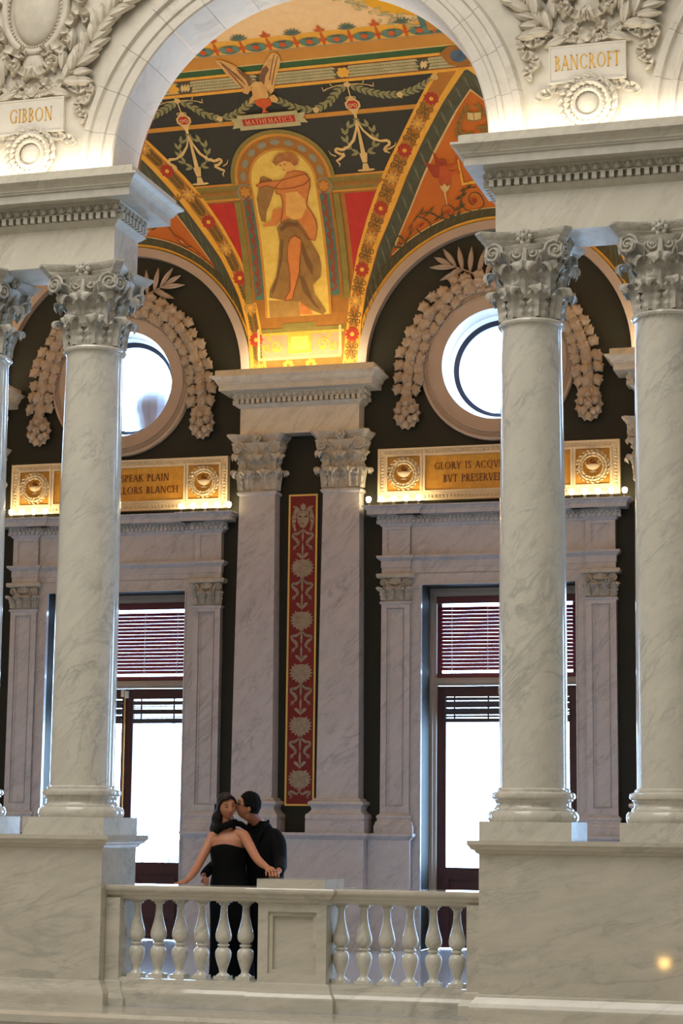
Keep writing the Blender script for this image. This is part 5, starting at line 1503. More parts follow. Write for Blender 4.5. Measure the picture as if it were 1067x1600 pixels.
paint('figure_lines', stroke([(.0,2.83),(.03,2.82)], .006)+stroke([(.06,2.835),(.09,2.83)], .006)+stroke([(.035,2.76),(.06,2.758)], .006)+stroke(FIG['arm']+[FIG['arm'][0]], .005)+stroke(FIG['leg'], .005)+stroke(FIG['torso'], .005), 'rust', 13)
# lower field under the figure
paint('lower_field', [rect(-.60,.20,.60,.52)], 'pink', 2); paint('lower_olive_line', [rect(-.65,.535,.65,.595), rect(-.24,.52,.24,.66)], 'olive', 2); paint('lower_gold_line', [rect(-.63,.505,.63,.54)], 'gold2', 3)
paint('white_line', [rect(-.585,.165,.585,.20)]+[[(o*.555,.18),(o*.59,.18),(o*.595,.60),(o*.56,.60)] for o in (-1,1)], 'cream2', 4)
paint('lower_tablet', [rect(-.16,.245,.17,.515)], 'gold2', 4); paint('lower_tablet_field', [rect(-.115,.285,.125,.475)], 'goldground', 5)
sc_ = []
for o in (-1, 1):
    sc_ += stroke(spiral2(o*.33,.36,.085,1.4,0,o), .012)+stroke(spiral2(o*.46,.32,.06,1.4,1,-o), .010)+[leafp(o*.28,.28,o*1.2,.12,.05), leafp(o*.40,.42,o*.4,.10,.04)]
paint('lower_scrolls', sc_, 'gold2', 4)
paint('base_roses', petals(-.16,.085,.05,7,.03)+petals(.16,.085,.05,7,.03), 'gold2', 3)
# eagle, vase and the name ribbon
for k_, m_, l_ in (('wingL','wingp',8),('wingR','wingp',8),('wingLdark','wingd',9),('wingRdark','wingd',9),('wingLf1','wingd',9),('wingLf2','wingd',9),('wingRf1','wingd',9),('wingRf2','wingd',9),('body','wingp',10),('body2','wingp',10),('vase','vermilion',11)):
    paint('eagle_'+('vase' if k_ == 'vase' else 'wing' if 'wing' in k_ else 'body'), [FIG[k_]], m_, l_)
tb = [[(-.415,3.365),(.415,3.365),(.41,3.592),(-.42,3.592)]]
for o in (-1, 1): tb.append([(o*.40,3.41),(o*.52,3.40),(o*.47,3.48),(o*.52,3.56),(o*.40,3.55)])
paint('name_ribbon', tb, 'sage2', 8); paint('name_ribbon_field', [rect(-.357,3.43,.357,3.53)], 'redp', 9)
paint('name_lettering', [[(x, 3.444+z) for x, z in p] for p in text_polys('MATHEMATICS', .64, .072)], 'cream2', 10)
# painted lunette vaults
def lun_strips(xc, idx):
    n = 90
    ww = [1.879*math.sin((2*i/n-1)*PI/2) for i in range(n+1)]
    Gc = [Vector(barrel_pt(w_, tab(T_INV, abs(w_)))) for w_ in ww]
    Ac = [Vector((w_, 25.0, ZS+math.sqrt(max(0, 1.88**2-w_*w_)))) for w_ in ww]
    def q_at(i, d, groin):
        A, G = Ac[i], Gc[i]; L = (G-A).length
        if L < 1e-4: return None
        lo, hi = 0.0, 1.0
        C = Gc if groin else Ac
        for _ in range(16):
            m = (lo+hi)/2; p = A.lerp(G, 1-m if groin else m)
            dd = min((p-c).length for c in C[max(0,i-30):i+31])
            if dd < d: lo = m
            else: hi = m
        return (1-hi) if groin else hi
    wl = (('green_line',0,.055,'darkband'),('gold_line',.055,.10,'gold2'),('leaf_band',.10,.235,'darkband'),('cream_line',.235,.25,'cream2'))
    gl_ = (('rope_band',0,.19,'rope'),('cream_line',.19,.212,'cream2'))
    cache = {}
    for d in (0,.055,.10,.235,.25): cache['w', d] = [q_at(i, d, False) if d else 0.0 for i in range(n+1)]
    for d in (0,.19,.212): cache['g', d] = [q_at(i, d, True) if d else 1.0 for i in range(n+1)]
    par = lun[idx]
    for side, tabl in (('w', wl), ('g', gl_)):
        for nm, d0, d1, m_ in tabl:
            qs = []
            for i in range(1, n-1):
                a, b, c, d = cache[side,d0][i], cache[side,d0][i+1], cache[side,d1][i+1], cache[side,d1][i]
                if None in (a, b, c, d): continue
                if abs(a-d)+abs(b-c) < 1e-5: continue
                if nm == 'cream_line':
                    if side == 'g' and (d < cache['w',.235][i] or c < cache['w',.235][i+1]): continue
                    if side == 'w' and (d > cache['g',.19][i] or c > cache['g',.19][i+1]): continue
                qs.append([(ww[i],a),(ww[i+1],b),(ww[i+1],c),(ww[i],d)])
            paint('band_'+nm, qs, m_, (1 if side == 'g' else 2)+(1 if nm == 'cream_line' else 0), 'l', par, xc)
    # twisted leaves along the rope and the leaf band
    tw_ = []; tb_ = []
    for i in range(4, n-3, 1):
        a, b = cache['g',.19][i], 1.0
        if a is None or ww[i+2] == ww[i]: continue
        if i % 2 == 0 and cache['g',.19][i+1] is not None:
            tw_.append([(ww[i],.97*1+.03*a),(ww[i]+(ww[i+1]-ww[i])*.7,.6+.4*a),(ww[i+1],.05+.95*a if a > 0 else a),(ww[i]+(ww[i+1]-ww[i])*.4,.45+.55*a)])
        c0, c1 = cache['w',.10][i], cache['w',.235][i]
        if c0 is not None and c1 is not None and c1 < 1 and i % 2 == 0:
            tb_.append([(ww[i],c0*.9+c1*.1),(ww[i]+(ww[i+1]-ww[i])*.6,c0*.5+c1*.5),(ww[i+1],c0*.1+c1*.9),(ww[i]+(ww[i+1]-ww[i])*.1,c0*.4+c1*.6)])
    paint('rope_leaves', tw_, 'rope2', 3, 'l', par, xc); paint('leaf_band_leaves', tb_, 'bandleaf', 4, 'l', par, xc)
for k_, xc in ((1, XB[1]), (2, XB[2]), (3, XB[3])): lun_strips(xc, k_)
def lp(name, polys, mat, layer, mir=True, idx=2):
    out = list(polys)
    if mir: out += [[(-x, q) for x, q in p] for p in polys]
    return paint(name, out, mat, layer, 'l', lun[idx], XB[idx])
def lstroke(P, wd):
    out = []
    for (a, b), (c, d) in zip(P, P[1:]):
        dx, dq = c-a, (d-b)*2.2; L = math.hypot(dx, dq) or 1
        nx, nq = -dq/L*wd, dx/L*wd/2.2
        out.append([(a+nx,b+nq),(a-nx,b-nq),(c-nx,d-nq),(c+nx,d+nq)])
    return out
lp('cherub_wing', [LUN['wingA'], LUN['wingB']], 'cherub', 3); lp('cherub_body', [LUN['body'], LUN['arm1'], LUN['arm2']], 'cherub2', 4); lp('cherub_head', [LUN['head']], 'cherub', 5)
lp('flower_calyx', [LUN['calyx']], 'cream2', 5); lp('small_frame', [LUN['frame']], 'gold2', 3)
lp('book_cover', [LUN['book']], 'olive', 4, False); lp('book_pages', [LUN['bookin']], 'cream2', 5, False)
lp('book_lines', lstroke([(LUN['bookin'][1][0],LUN['bookin'][1][1]),(LUN['bookin'][4][0],LUN['bookin'][4][1])], .006), 'olive', 6, False)
wc = LUN['wreathc'][0]; lv = []; br = []
for i in range(22):
    a = 2*PI*i/22
    if 0.9 < a < 1.9: continue
    x, q = wc[0]+.215*math.cos(a), wc[1]+.085*math.sin(a)
    for o in (-.5, .5):
        b = a+PI/2+o if math.cos(a) > 0 else a-PI/2+o
        lv.append([(x,q),(x+.05*math.cos(b)-.02*math.sin(b),q+(.05*math.sin(b)+.02*math.cos(b))/2.2),(x+.11*math.cos(b),q+.11*math.sin(b)/2.2),(x+.05*math.cos(b)+.02*math.sin(b),q+(.05*math.sin(b)-.02*math.cos(b))/2.2)])
    br.append([(x+.012*math.cos(t),q+.012*math.sin(t)/2.2) for t in (0,1.57,3.14,4.71)])
lp('book_wreath', lv, 'olive', 4, False); lp('wreath_berries', br, 'redp', 5, False)
sw = lstroke(spline(LUN['scroll1']), .009)
for k_ in ('curl1','curl2','curl3','curl4'): sw += lstroke(spline(LUN[k_]), .007)
lvs = []
for (x, q) in LUN['scroll1'][1:-1]:
    for o in (-1, 1): lvs.append([(x,q),(x+o*.03,q+.02),(x+o*.09,q+.012),(x+o*.04,q-.006)])
lp('painted_scrollwork', sw+lvs, 'darkband', 4)
lp('scroll_roses', [[(x+.035*math.cos(t),q+.035*math.sin(t)/2.2) for t in [PI*k/5 for k in range(10)]] for x, q in LUN['roses']], 'redflower', 6)
fo = []; fc = []
for x, q, r in ((.52,.35,.10),(.95,.30,.09),(1.22,.36,.06)):
    for k in range(7):
        t = 2*PI*k/7; fo.append([(x+r*.6*math.cos(t)+r*.35*math.cos(u),q+(r*.6*math.sin(t)+r*.35*math.sin(u))/2.2) for u in [PI*j/4 for j in range(8)]])
    fc.append([(x+r*.3*math.cos(u),q+r*.3*math.sin(u)/2.2) for u in [PI*j/4 for j in range(8)]])
lp('vine_flowers', fo, 'cherub2', 4, True, 1); lp('vine_flower_centres', fc, 'cream2', 5, True, 1)
lp('vine_stem', lstroke([(.10,.16),(.35,.30),(.52,.22),(.75,.40),(.95,.22),(1.1,.36),(1.25,.28)], .011)+lstroke([(.52,.35),(.70,.55),(.5,.62)], .009), 'darkband', 3, True, 1)
# ================================================================ the couple
def skin_mat(name, c, c2):
    m = plain(name, c, 0.5, c2, 9.0)
    p = m.node_tree.nodes['Principled BSDF']
    p.inputs['Subsurface Weight'].default_value = 0.08
    p.inputs['Subsurface Radius'].default_value = (0.02, 0.008, 0.004)
    return m
M['skin_w'] = skin_mat('tan_skin', (188,128,96), (178,118,86))
M['skin_m'] = skin_mat('brown_skin', (168,112,84), (158,102,76))
M['lip'] = plain('lips', (168,84,78), 0.4); M['brow'] = plain('brows', (40,28,24), 0.7)
M['hair_w'] = plain('dark_brown_hair', (40,28,24), 0.55, (26,18,16), 40.0, bump=0.5, spec=0.2)
M['hair_m'] = plain('black_curly_hair', (16,14,14), 0.8, (9,8,9), 60.0, bump=1.0, spec=0.15)
M['dress'] = plain('black_crepe', (7,7,8), 0.8, (5,5,6), 20.0, spec=0.15)
M['coat'] = plain('black_wool', (9,9,12), 0.85, (6,6,8), 30.0, spec=0.15)
M['frame_m'] = plain('dark_glasses_frame', (24,20,20), 0.3)
def head_pts(fn_M, wide=1.0, male=False):
    """egg with nose, brows, sockets, lips and chin; local front -y, up z, origin at the head centre"""
    def g(x, z, cx, cz, sx, sz): return math.exp(-((x-cx)/sx)**2-((z-cz)/sz)**2)
    nu, nv = 56, 44; vs = []; fs = []
    for j in range(nv+1):
        ph = -PI/2+PI*j/nv
        for i in range(nu):
            a = 2*PI*i/nu
            x = math.cos(ph)*math.sin(a); y = -math.cos(ph)*math.cos(a); z = math.sin(ph)
            X, Y, Z = x*0.074*wide, y*0.096, z*0.113
            if Z < 0:
                k = (-Z/0.113)
                X *= 1-(0.30 if male else 0.36)*k**1.6
                if Y > 0: Y *= 1-0.45*k
                else: Y *= 1-0.10*k
            if Y < 0:
                d = 0.0
                d += 0.025*g(X, Z, 0, -0.022, 0.012, 0.018)+0.012*g(X, Z, 0, 0.005, 0.010, 0.022)
                d += 0.006*g(X, Z, 0.012, -0.030, 0.008, 0.008)+0.006*g(X, Z, -0.012, -0.030, 0.008, 0.008)
                d += 0.006*g(abs(X), Z, 0.030, 0.032, 0.024, 0.010)
                d -= 0.010*g(abs(X), Z, 0.032, 0.012, 0.016, 0.011)
                d += 0.006*g(abs(X), Z, 0.040, -0.020, 0.020, 0.018)
                d += 0.008*g(X, Z, 0, -0.056, 0.020, 0.007)+0.007*g(X, Z, 0, -0.068, 0.017, 0.007)
                d -= 0.004*g(X, Z, 0, -0.062, 0.022, 0.003)
                d += 0.010*g(X, Z, 0, -0.094, 0.022, 0.014)
                Y -= d*max(0, -y)
            vs.append(fn_M @ Vector((X, Y, Z)))
    for j in range(nv):
        for i in range(nu):
            fs.append((j*nu+i, j*nu+(i+1) % nu, (j+1)*nu+(i+1) % nu, (j+1)*nu+i))
    return vs, fs
def face_at(fn_M, X, Z):
    """a point on the front of the head"""
    x = X/0.074; z = Z/0.113
    y = -math.sqrt(max(0.02, 1-x*x-z*z))*0.096
    return fn_M @ Vector((X, y-0.004, Z))
def fused(name, mb, mat, voxel, smooth_it, parent):
    o = build(name+'_raw', mb, mat, None)
    md = o.modifiers.new('fuse', 'REMESH'); md.mode = 'VOXEL'; md.voxel_size = voxel
    ms = o.modifiers.new('soft', 'SMOOTH'); ms.iterations = smooth_it; ms.factor = 0.5
    dg = bpy.context.evaluated_depsgraph_get()
    me = bpy.data.meshes.new_from_object(o.evaluated_get(dg))
    me.name = name
    bpy.data.objects.remove(o)
    me.shade_smooth()
    t = root_loc(parent)
    me.transform(Matrix.Translation(-t))
    if not me.materials: me.materials.append(mat)
    return put(name, me, mat, parent)
def limb(mb, pts, rad, n=12):
    P = spline([tuple(p)+(r,) for p, r in zip(pts, rad)], 5)
    mb.tube([p[:3] for p in P], [p[3] for p in P], n)
    for p, r in zip(pts, rad): mb.ball(p, r*0.98, 12, 8)
def oval_loft(mb, rings, n=28):
    """rings: (cx, cy, z, rx, ry)"""
    vs = [(cx+rx*math.cos(2*PI*k/n), cy+ry*math.sin(2*PI*k/n), z) for cx, cy, z, rx, ry in rings for k in range(n)]
    m = len(rings)
    fs = [(i*n+k, i*n+(k+1) % n, (i+1)*n+(k+1) % n, (i+1)*n+k) for i in range(m-1) for k in range(n)]
    fs += [tuple(range(n-1,-1,-1)), tuple(range((m-1)*n, m*n))]
    mb.add(vs, fs)
def hand(mb, wrist, palm_end, fingers, thumb, pw):
    """palm from the wrist to the knuckles, fingers = list of joint chains, all in world space"""
    w_, p_ = Vector(wrist), Vector(palm_end)
    for s in (-1, -.33, .33, 1):
        mb.tube([w_+pw*s*0.6, w_.lerp(p_, .55)+pw*s*0.95, p_+pw*s], [0.014,0.015,0.012], 8)
    for ch in fingers+[thumb]:
        ch = [Vector(c) for c in ch]
        mb.tube(ch, [0.0105-0.0022*i/(len(ch)-1) for i in range(len(ch))], 8)
        mb.ball(ch[-1], 0.0083, 8, 6)

def rotm(center, yaw, pitch, roll, sc=1.0):
    return Matrix.Translation(center) @ Matrix.Rotation(yaw, 4, 'Z') @ Matrix.Rotation(pitch, 4, 'X') @ Matrix.Rotation(roll, 4, 'Y') @ Matrix.Diagonal((sc, sc, sc, 1))

# ---- woman
wt = thing('person', (-6.17, 17.30, 0), 'woman in a strapless black dress leaning on the handrail', 'person', 'the couple')
HW = rotm((-6.178, 17.265, 1.722), math.radians(39), math.radians(5), math.radians(-10), 1.03)
mb = MB()
mb.add(*head_pts(HW))
for s in (-1, 1): mb.ball(HW @ Vector((s*0.075, 0.012, -0.004)), (0.012,0.016,0.028), 8, 6)
limb(mb, [HW @ Vector((0,0.02,-0.07)), (-6.185,17.295,1.57), (-6.185,17.30,1.50)], [0.052,0.050,0.062])
oval_loft(mb, [(-6.165,17.31,0.95,.165,.12),(-6.163,17.31,1.08,.14,.10),(-6.165,17.31,1.18,.128,.095),(-6.168,17.30,1.27,.145,.105),(-6.17,17.295,1.36,.155,.11),(-6.172,17.295,1.43,.16,.09),(-6.172,17.298,1.475,.13,.068),(-6.18,17.30,1.51,.07,.055)])
limb(mb, [(-6.26,17.30,1.475),(-6.325,17.29,1.448)], [0.05,0.05]); limb(mb, [(-6.09,17.30,1.482),(-6.02,17.285,1.470)], [0.05,0.05])
limb(mb, [(-6.325,17.29,1.445),(-6.355,17.21,1.33),(-6.382,17.12,1.215),(-6.392,17.01,1.135),(-6.402,16.91,1.082)], [0.050,0.044,0.038,0.036,0.026])
limb(mb, [(-6.018,17.285,1.468),(-5.925,17.19,1.375),(-5.834,17.10,1.278),(-5.755,17.02,1.228),(-5.680,16.955,1.196)], [0.051,0.046,0.040,0.036,0.026])
# her right hand flat on the rail
z = 1.042
pw = Vector((-0.018,-0.030,0.0))
hand(mb, (-6.404,16.905,1.072), (-6.448,16.865,1.052), [[(-6.440+.018*k-.02,16.845+.018*k,z+.006),(-6.475+.014*k,16.828+.018*k-.006*k,z+.004),(-6.512+.016*abs(k-1.5),16.812+.020*k,z)] for k in range(4)], [(-6.415,16.88,1.062),(-6.425,16.85,1.046),(-6.442,16.822,1.042)], pw)
# her left hand on the pier top, fingers bent over his
pw = Vector((0.020,0.022,0.006))
hand(mb, (-5.672,16.950,1.192), (-5.620,16.895,1.172), [[(-5.640+.020*k,16.875+.020*k,1.170),(-5.622+.022*k,16.845+.018*k,1.158),(-5.612+.023*k,16.828+.016*k,1.122)] for k in range(4)], [(-5.665,16.925,1.18),(-5.665,16.885,1.158),(-5.655,16.862,1.128)], pw)
# legs down to the floor
for s in (-1, 1):
    limb(mb, [(-6.165+s*.08,17.31,.98),(-6.155+s*.07,17.31,.52),(-6.15+s*.06,17.33,.12)], [.09,.06,.04])
    limb(mb, [(-6.15+s*.06,17.34,.08),(-6.15+s*.065,17.25,.035)], [.035,.03])
fused('body', mb, M['skin_w'], 0.0052, 3, wt)
# dress
mb = MB()
n = 40; vs = []; fs = []
rings = [(-6.163,17.295,None,.180,.128),(-6.165,17.30,1.30,.176,.128),(-6.168,17.305,1.22,.158,.118),(-6.163,17.31,1.14,.152,.118),(-6.16,17.315,1.06,.178,.132),(-6.155,17.32,.95,.196,.145),(-6.14,17.32,.75,.192,.148),(-6.13,17.32,.45,.196,.155),(-6.12,17.32,.15,.212,.17),(-6.12,17.32,.03,.222,.18)]
for cx, cy, z_, rx, ry in rings:
    for k in range(n):
        a = 2*PI*k/n; c, s_ = math.cos(a), math.sin(a)
        zz = z_ if z_ is not None else 1.355+0.040*max(0, -s_)**2*(1-0.55*abs(c)**2)-0.0
        if z_ is not None and z_ < .9:
            f = 1+0.03*math.sin(a*9); rx_, ry_ = rx*f, ry*f
        else: rx_, ry_ = rx, ry
        bump = 1+(0.05*math.exp(-((abs(c)-.5)/.25)**2) if (z_ is None or z_ > 1.25) and s_ < 0 else 0)
        vs.append((cx+rx_*c, cy+ry_*s_*bump, zz))
for i in range(len(rings)-1):
    for k in range(n): fs.append((i*n+k, i*n+(k+1) % n, (i+1)*n+(k+1) % n, (i+1)*n+k))
mb.add(vs, fs)
o = build('dress', mb, M['dress'], wt, smooth=180)
md = o.modifiers.new('cloth', 'SOLIDIFY'); md.thickness = 0.006
md = o.modifiers.new('soft', 'SUBSURF'); md.levels = 1; md.render_levels = 1
# scarf wound round the neck
mb = MB()
for dz, r0 in ((0,.024),(.024,.021)):
    P = []
    for i in range(25):
        a = 2*PI*i/24
        P.append((-6.180+.074*math.cos(a), 17.292+.072*math.sin(a), 1.546+dz+.026*math.cos(a-.2)))
    mb.tube(P, [r0*(1+.12*math.sin(i*2.1)) for i in range(25)], 10, cap=False)
mb.tube([(-6.115,17.27,1.58),(-6.06,17.32,1.57),(-6.0,17.38,1.52)], [.026,.028,.024], 10)
mb.tube([(-6.25,17.25,1.53),(-6.262,17.225,1.505),(-6.245,17.22,1.485)], [.03,.026,.014], 8)
fused('scarf', mb, M['dress'], 0.007, 4, wt)
# hair: centre parting, cap and the lock down her right side
mb = MB()
def hp(x, y, z): return HW @ Vector((x, y, z))
mb.ball(hp(0,0.026,0.034), (0.084,0.086,0.098), 24, 16)
# swept from a parting on her right: fringe over the brow, both sides drawn back over the ears
for k in range(6):
    P = [hp(-.018,-.060-.006*k,.104-.004*k), hp(.022+.003*k,-.070+.004*k,.094-.003*k), hp(.060,-.045+.006*k,.066-.004*k), hp(.080,-.010+.008*k,.020-.004*k), hp(.080,.025+.008*k,-.030)]
    mb.tube(spline(P), .013, 8)
    P = [hp(-.018,-.060-.006*k,.104-.004*k), hp(-.050-.002*k,-.058+.002*k,.082-.002*k), hp(-.074,-.034+.006*k,.045-.004*k), hp(-.083,-.006+.006*k,-.005), hp(-.084,.008+.006*k,-.06)]
    mb.tube(spline(P), .014, 8)
for k, (dx, dy, zz) in enumerate(((0,0,1.44),(-.022,.015,1.46),(-.035,.03,1.43),(.018,-.008,1.475),(-.05,.04,1.48))):
    P = [hp(-.080,.0+.01*k,-.02), hp(-.084+dx*.5,.005+.012*k,-.08), (-6.262+dx,17.262+dy,1.58), (-6.285+dx,17.268+dy,1.52), (-6.272+dx,17.262+dy,zz)]
    mb.tube(spline(P), [.024,.024,.024,.025,.026,.026,.026,.026,.025,.025,.024,.023,.021,.018,.014,.010,.005], 8)
for k in range(5): mb.tube(spline([hp(.06-.03*k,.08,.03), hp(.055-.03*k,.105,-.06), (-6.16-.035*k,17.40,1.54), (-6.17-.035*k,17.41,1.45)]), .026, 8)
hw_ = fused('hair', mb, M['hair_w'], 0.006, 2, wt)
def dab(name, Mh, pts, r, mat, parent):
    mb = MB(); mb.tube([face_at(Mh, x, z_) for x, z_ in pts], r, 6)
    return build(name, mb, M[mat], parent, smooth=180)
for s in (-1, 1):
    dab('eyebrow', HW, [(s*.016,.033),(s*.031,.039),(s*.048,.033)], [.0022,.0032,.0014], 'brow', wt)
    mb = MB(); mb.tube([face_at(HW, s*x, z_)+(HW.to_3x3() @ Vector((0,.003,0))) for x, z_ in ((.018,.012),(.030,.0085),(.043,.012))], [.0022,.0034,.0022], 6)
    build('eyelashes', mb, M['brow'], wt, smooth=180)
mb = MB()
mb.tube([face_at(HW, x, z_)+(HW.to_3x3() @ Vector((0,-.005,0))) for x, z_ in ((-.025,-.055),(-.012,-.057),(0,-.058),(.012,-.057),(.025,-.055))], [.002,.0045,.004,.0045,.002], 6)
mb.tube([face_at(HW, x, z_)+(HW.to_3x3() @ Vector((0,-.005,0))) for x, z_ in ((-.021,-.060),(0,-.067),(.021,-.060))], [.002,.0055,.002], 6)
build('lips', mb, M['lip'], wt, smooth=180)
build('earring', MB().tube([HW @ Vector((-.082,.005,-.03)), HW @ Vector((-.083,.004,-.052))], .004, 6), M['brass'], wt, smooth=180)

# ---- man
mt = thing('person', (-5.90, 17.52, 0), 'man in a black coat and glasses kissing the woman\'s cheek', 'person', 'the couple')
HM = Matrix.Translation((-6.012, 17.345, 1.726)) @ Matrix.Rotation(math.radians(-64), 4, 'Z') @ Matrix.Rotation(math.radians(-14), 4, 'X') @ Matrix.Rotation(math.radians(10), 4, 'Y') @ Matrix.Diagonal((1.0,1.0,1.0,1))
mb = MB()
mb.add(*head_pts(HM, 1.02, True))
for s in (-1, 1): mb.ball(HM @ Vector((s*0.078, 0.014, -0.004)), (0.018,0.016,0.032), 10, 8)
limb(mb, [HM @ Vector((0,.03,-.06)), (-5.955,17.44,1.60), (-5.94,17.49,1.53)], [.062,.062,.07])
oval_loft(mb, [(-5.90,17.53,.90,.15,.11),(-5.90,17.53,1.10,.14,.11),(-5.90,17.52,1.30,.16,.12),(-5.905,17.50,1.42,.16,.10),(-5.93,17.49,1.52,.08,.07)])
limb(mb, [(-5.80,17.48,1.45),(-5.67,17.33,1.27),(-5.60,17.10,1.185),(-5.588,17.01,1.168)], [.05,.045,.034,.028])
limb(mb, [(-6.02,17.50,1.42),(-6.20,17.56,1.28),(-6.33,17.48,1.20),(-6.355,17.28,1.14),(-6.355,17.17,1.105)], [.05,.045,.042,.034,.028])
pw = Vector((0.026,-0.010,0.0))
hand(mb, (-5.588,17.005,1.165), (-5.588,16.925,1.150), [[(-5.622+.021*k,16.90+.005*k,1.150),(-5.618+.023*k,16.868+.004*k,1.142),(-5.612+.024*k,16.850+.004*k,1.116)] for k in range(4)], [(-5.605,16.96,1.16),(-5.632,16.92,1.146),(-5.640,16.89,1.130)], pw)
pw = Vector((0.010,0.0,0.024))
hand(mb, (-6.352,17.165,1.10), (-6.328,17.085,1.078), [[(-6.315,17.07,1.10-.018*k),(-6.290,17.052,1.092-.018*k),(-6.268,17.062,1.084-.018*k)] for k in range(4)], [(-6.34,17.12,1.11),(-6.325,17.085,1.125),(-6.305,17.065,1.128)], pw)
for s in (-1, 1):
    limb(mb, [(-5.90+s*.09,17.53,.92),(-5.90+s*.10,17.53,.50),(-5.90+s*.10,17.55,.10)], [.085,.06,.04])
    limb(mb, [(-5.90+s*.10,17.55,.06),(-5.90+s*.11,17.44,.04)], [.045,.04])
fused('body', mb, M['skin_m'], 0.0055, 3, mt)
mb = MB()
oval_loft(mb, [(-5.905,17.53,.62,.205,.155),(-5.905,17.53,.80,.20,.15),(-5.90,17.53,.98,.185,.145),(-5.895,17.53,1.12,.18,.14),(-5.89,17.52,1.28,.195,.15),(-5.89,17.51,1.40,.195,.14),(-5.895,17.50,1.47,.165,.115),(-5.92,17.49,1.53,.115,.095),(-5.935,17.475,1.585,.092,.085),(-5.938,17.468,1.60,.082,.075)])
limb(mb, [(-5.80,17.49,1.46),(-5.745,17.44,1.40),(-5.695,17.35,1.295),(-5.66,17.27,1.235),(-5.615,17.15,1.20),(-5.592,17.045,1.175)], [.080,.080,.068,.062,.054,.046])
limb(mb, [(-6.01,17.50,1.44),(-6.18,17.56,1.30),(-6.32,17.49,1.22),(-6.352,17.32,1.16),(-6.354,17.20,1.118)], [.078,.068,.060,.050,.044])
for s in (-1, 1):
    limb(mb, [(-5.90+s*.095,17.53,.75),(-5.90+s*.10,17.53,.42),(-5.90+s*.10,17.55,.07)], [.105,.085,.07])
fused('coat', mb, M['coat'], 0.008, 3, mt)
mb = MB()
for s in (-1, 1):
    mb.tube([(-5.93+s*.085,17.47,1.60),(-5.94+s*.075,17.40,1.555),(-5.93+s*.03,17.375,1.44),(-5.92,17.375,1.34)], [.018,.022,.024,.010], 8)
fused('lapels', mb, M['coat'], 0.007, 2, mt)
for s in (-1, 1):
    build('shoe', MB().ball((-5.90+s*.105,17.47,.045), (.05,.14,.045), 14, 8), M['coat'], mt, smooth=180)
# short curly hair
mb = MB(); rr = random.Random(3)
mb.ball(HM @ Vector((0,.018,.045)), (.088,.092,.086), 18, 12)
for i in range(420):
    u, v = rr.uniform(0, 2*PI), rr.uniform(-.35, 1.0)
    c = math.sqrt(max(0, 1-v*v))
    x, y, z_ = c*math.sin(u), c*math.cos(u), v
    if y < -.45 and z_ < .52: continue
    if z_ < .05 and y < .15: continue
    mb.ball(HM @ Vector((x*.083, .014+y*.098, .018+z_*.118)), rr.uniform(.012,.018), 6, 4)
fused('hair', mb, M['hair_m'], 0.0055, 1, mt)
for s in (-1, 1):
    dab('eyebrow', HM, [(s*.014,.034),(s*.031,.040),(s*.050,.034)], [.0035,.0042,.002], 'brow', mt)
mb = MB()
R3 = HM.to_3x3()
for s in (-1, 1):
    mb.tube([HM @ Vector((s*.033+.024*math.cos(2*PI*i/20), -.096+.006*abs(math.cos(2*PI*i/20)), .010+.018*math.sin(2*PI*i/20))) for i in range(21)], .0028, 6, cap=False)
    mb.tube([HM @ Vector((s*.058,-.086,.014)), HM @ Vector((s*.077,-.04,.012)), HM @ Vector((s*.082,.015,.008)), HM @ Vector((s*.080,.028,-.006))], .0026, 6)
mb.tube([HM @ Vector((-.010,-.100,.014)), HM @ Vector((0,-.104,.017)), HM @ Vector((.010,-.100,.014))], .0026, 6)
build('glasses', mb, M['frame_m'], mt, smooth=180)
for s in (-1, 1):
    build('eye', MB().ball(HM @ Vector((s*.032,-.083,.012)), .011, 10, 8), M['brow'], mt, smooth=180)
build('lips', MB().tube([face_at(HM, x, z_)+R3 @ Vector((0,-.007,0)) for x, z_ in ((-.022,-.060),(0,-.062),(.022,-.060))], [.003,.008,.003], 6), M['lip'], mt, smooth=180)

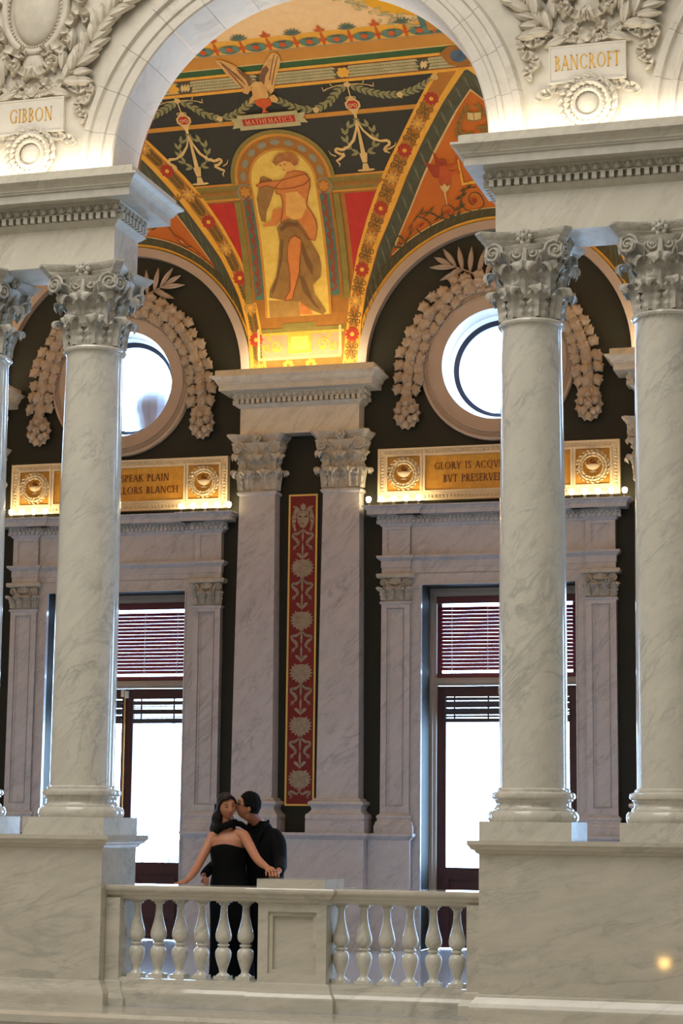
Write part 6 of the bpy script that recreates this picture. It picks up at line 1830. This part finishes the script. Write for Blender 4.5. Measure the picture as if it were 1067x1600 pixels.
# ================================================================ outside the windows
M['granite'] = plain('grey_granite', (178,182,190), 0.8, (164,168,176), 6.0)
M['bark'] = plain('pale_bark', (150,140,130), 0.9)
def bust(x, z, k, label):
    t = thing('stone_bust', (x, 26.4, z), label, 'bust', 'stone busts outside the round windows')
    mb = MB(); y = 26.4
    oval_loft(mb, [(x,y,z,.22*k,.18*k),(x,y,z+.16*k,.28*k,.2*k),(x-.05*k,y,z+.36*k,.52*k,.26*k),(x-.05*k,y,z+.50*k,.46*k,.22*k),(x,y,z+.60*k,.20*k,.16*k),(x,y,z+.72*k,.15*k,.14*k)])
    mb.ball((x,y,z+.86*k), (.21*k,.24*k,.27*k), 20, 14); mb.ball((x,y-.08,z+.93*k), (.22*k,.2*k,.2*k), 16, 12)
    fused('figure', mb, M['granite'], 0.02, 3, t)
    build('pedestal', MB().ring(x-.22, x+.22, 26.2, 26.6, [(.05,5.302),(.05,5.4),(0,5.45),(0,z-.1),(.04,z-.05),(.04,z+.02)]), M['granite'], t)
bust(-10.62, 6.13, 1.45, 'pale stone bust seen through the left round window')
bust(-5.40, 5.85, 1.25, 'pale stone bust glimpsed at the bottom of the right round window')
prop(build('balcony_floor', MB().box(X0, 25.6, 5.1, X1, 27.2, 5.3), M['granite']), kind='structure', label='stone ledge outside the round windows')
def tree(x, y, label, seed):
    t = thing('bare_tree', (x, y, -6), label, 'tree')
    rr = random.Random(seed)
    trunk = build('trunk', MB().tube([(x,y,-6),(x+.1,y,-3),(x,y,-.5)], [.3,.24,.18], 10), M['bark'], t, smooth=80)
    def branch(p, d, L, r, lev):
        q = p+d*L
        build('branch', MB().tube([p, p.lerp(q,.5)+Vector((rr.uniform(-.08,.08),0,rr.uniform(-.05,.05)))*L, q], [r, r*.8, r*.55], 6), M['bark'], t, smooth=80)
        if lev:
            for _ in range(3):
                nd = (d+Vector((rr.uniform(-.8,.8), rr.uniform(-.4,.4), rr.uniform(-.1,.6)))).normalized()
                branch(p.lerp(q, rr.uniform(.55,1)), nd, L*rr.uniform(.55,.8), r*.55, lev-1)
    for k in range(4):
        branch(Vector((x,y,-.6+.1*k)), Vector((rr.uniform(-.7,.7),rr.uniform(-.4,.4),1)).normalized(), 1.1, .08, 2)
tree(-14.6, 36.0, 'bare tree outside the left french door', 5)

# globe lamp in the hall, mirrored in the polished right pedestal
t = thing('globe_lamp', (-3.85, 3.30, -6.0), 'hall globe lamp whose warm reflection glows in the right pedestal', 'lamp')
build('post', MB().lathe([(.30,-6),(.30,-5.8),(.12,-5.6),(.07,-5.2),(.05,-2.5),(.07,-.75),(.07,-.55),(.03,-.42)], 20, -3.85, 3.30), M['brass'], t, smooth=40)
build('globe', MB().ball((-3.85,3.30,-.376), .055, 20, 14), plain('lit_globe', (255,220,160), 0.4, emit=(255,200,110), es=110.0), t, smooth=180)
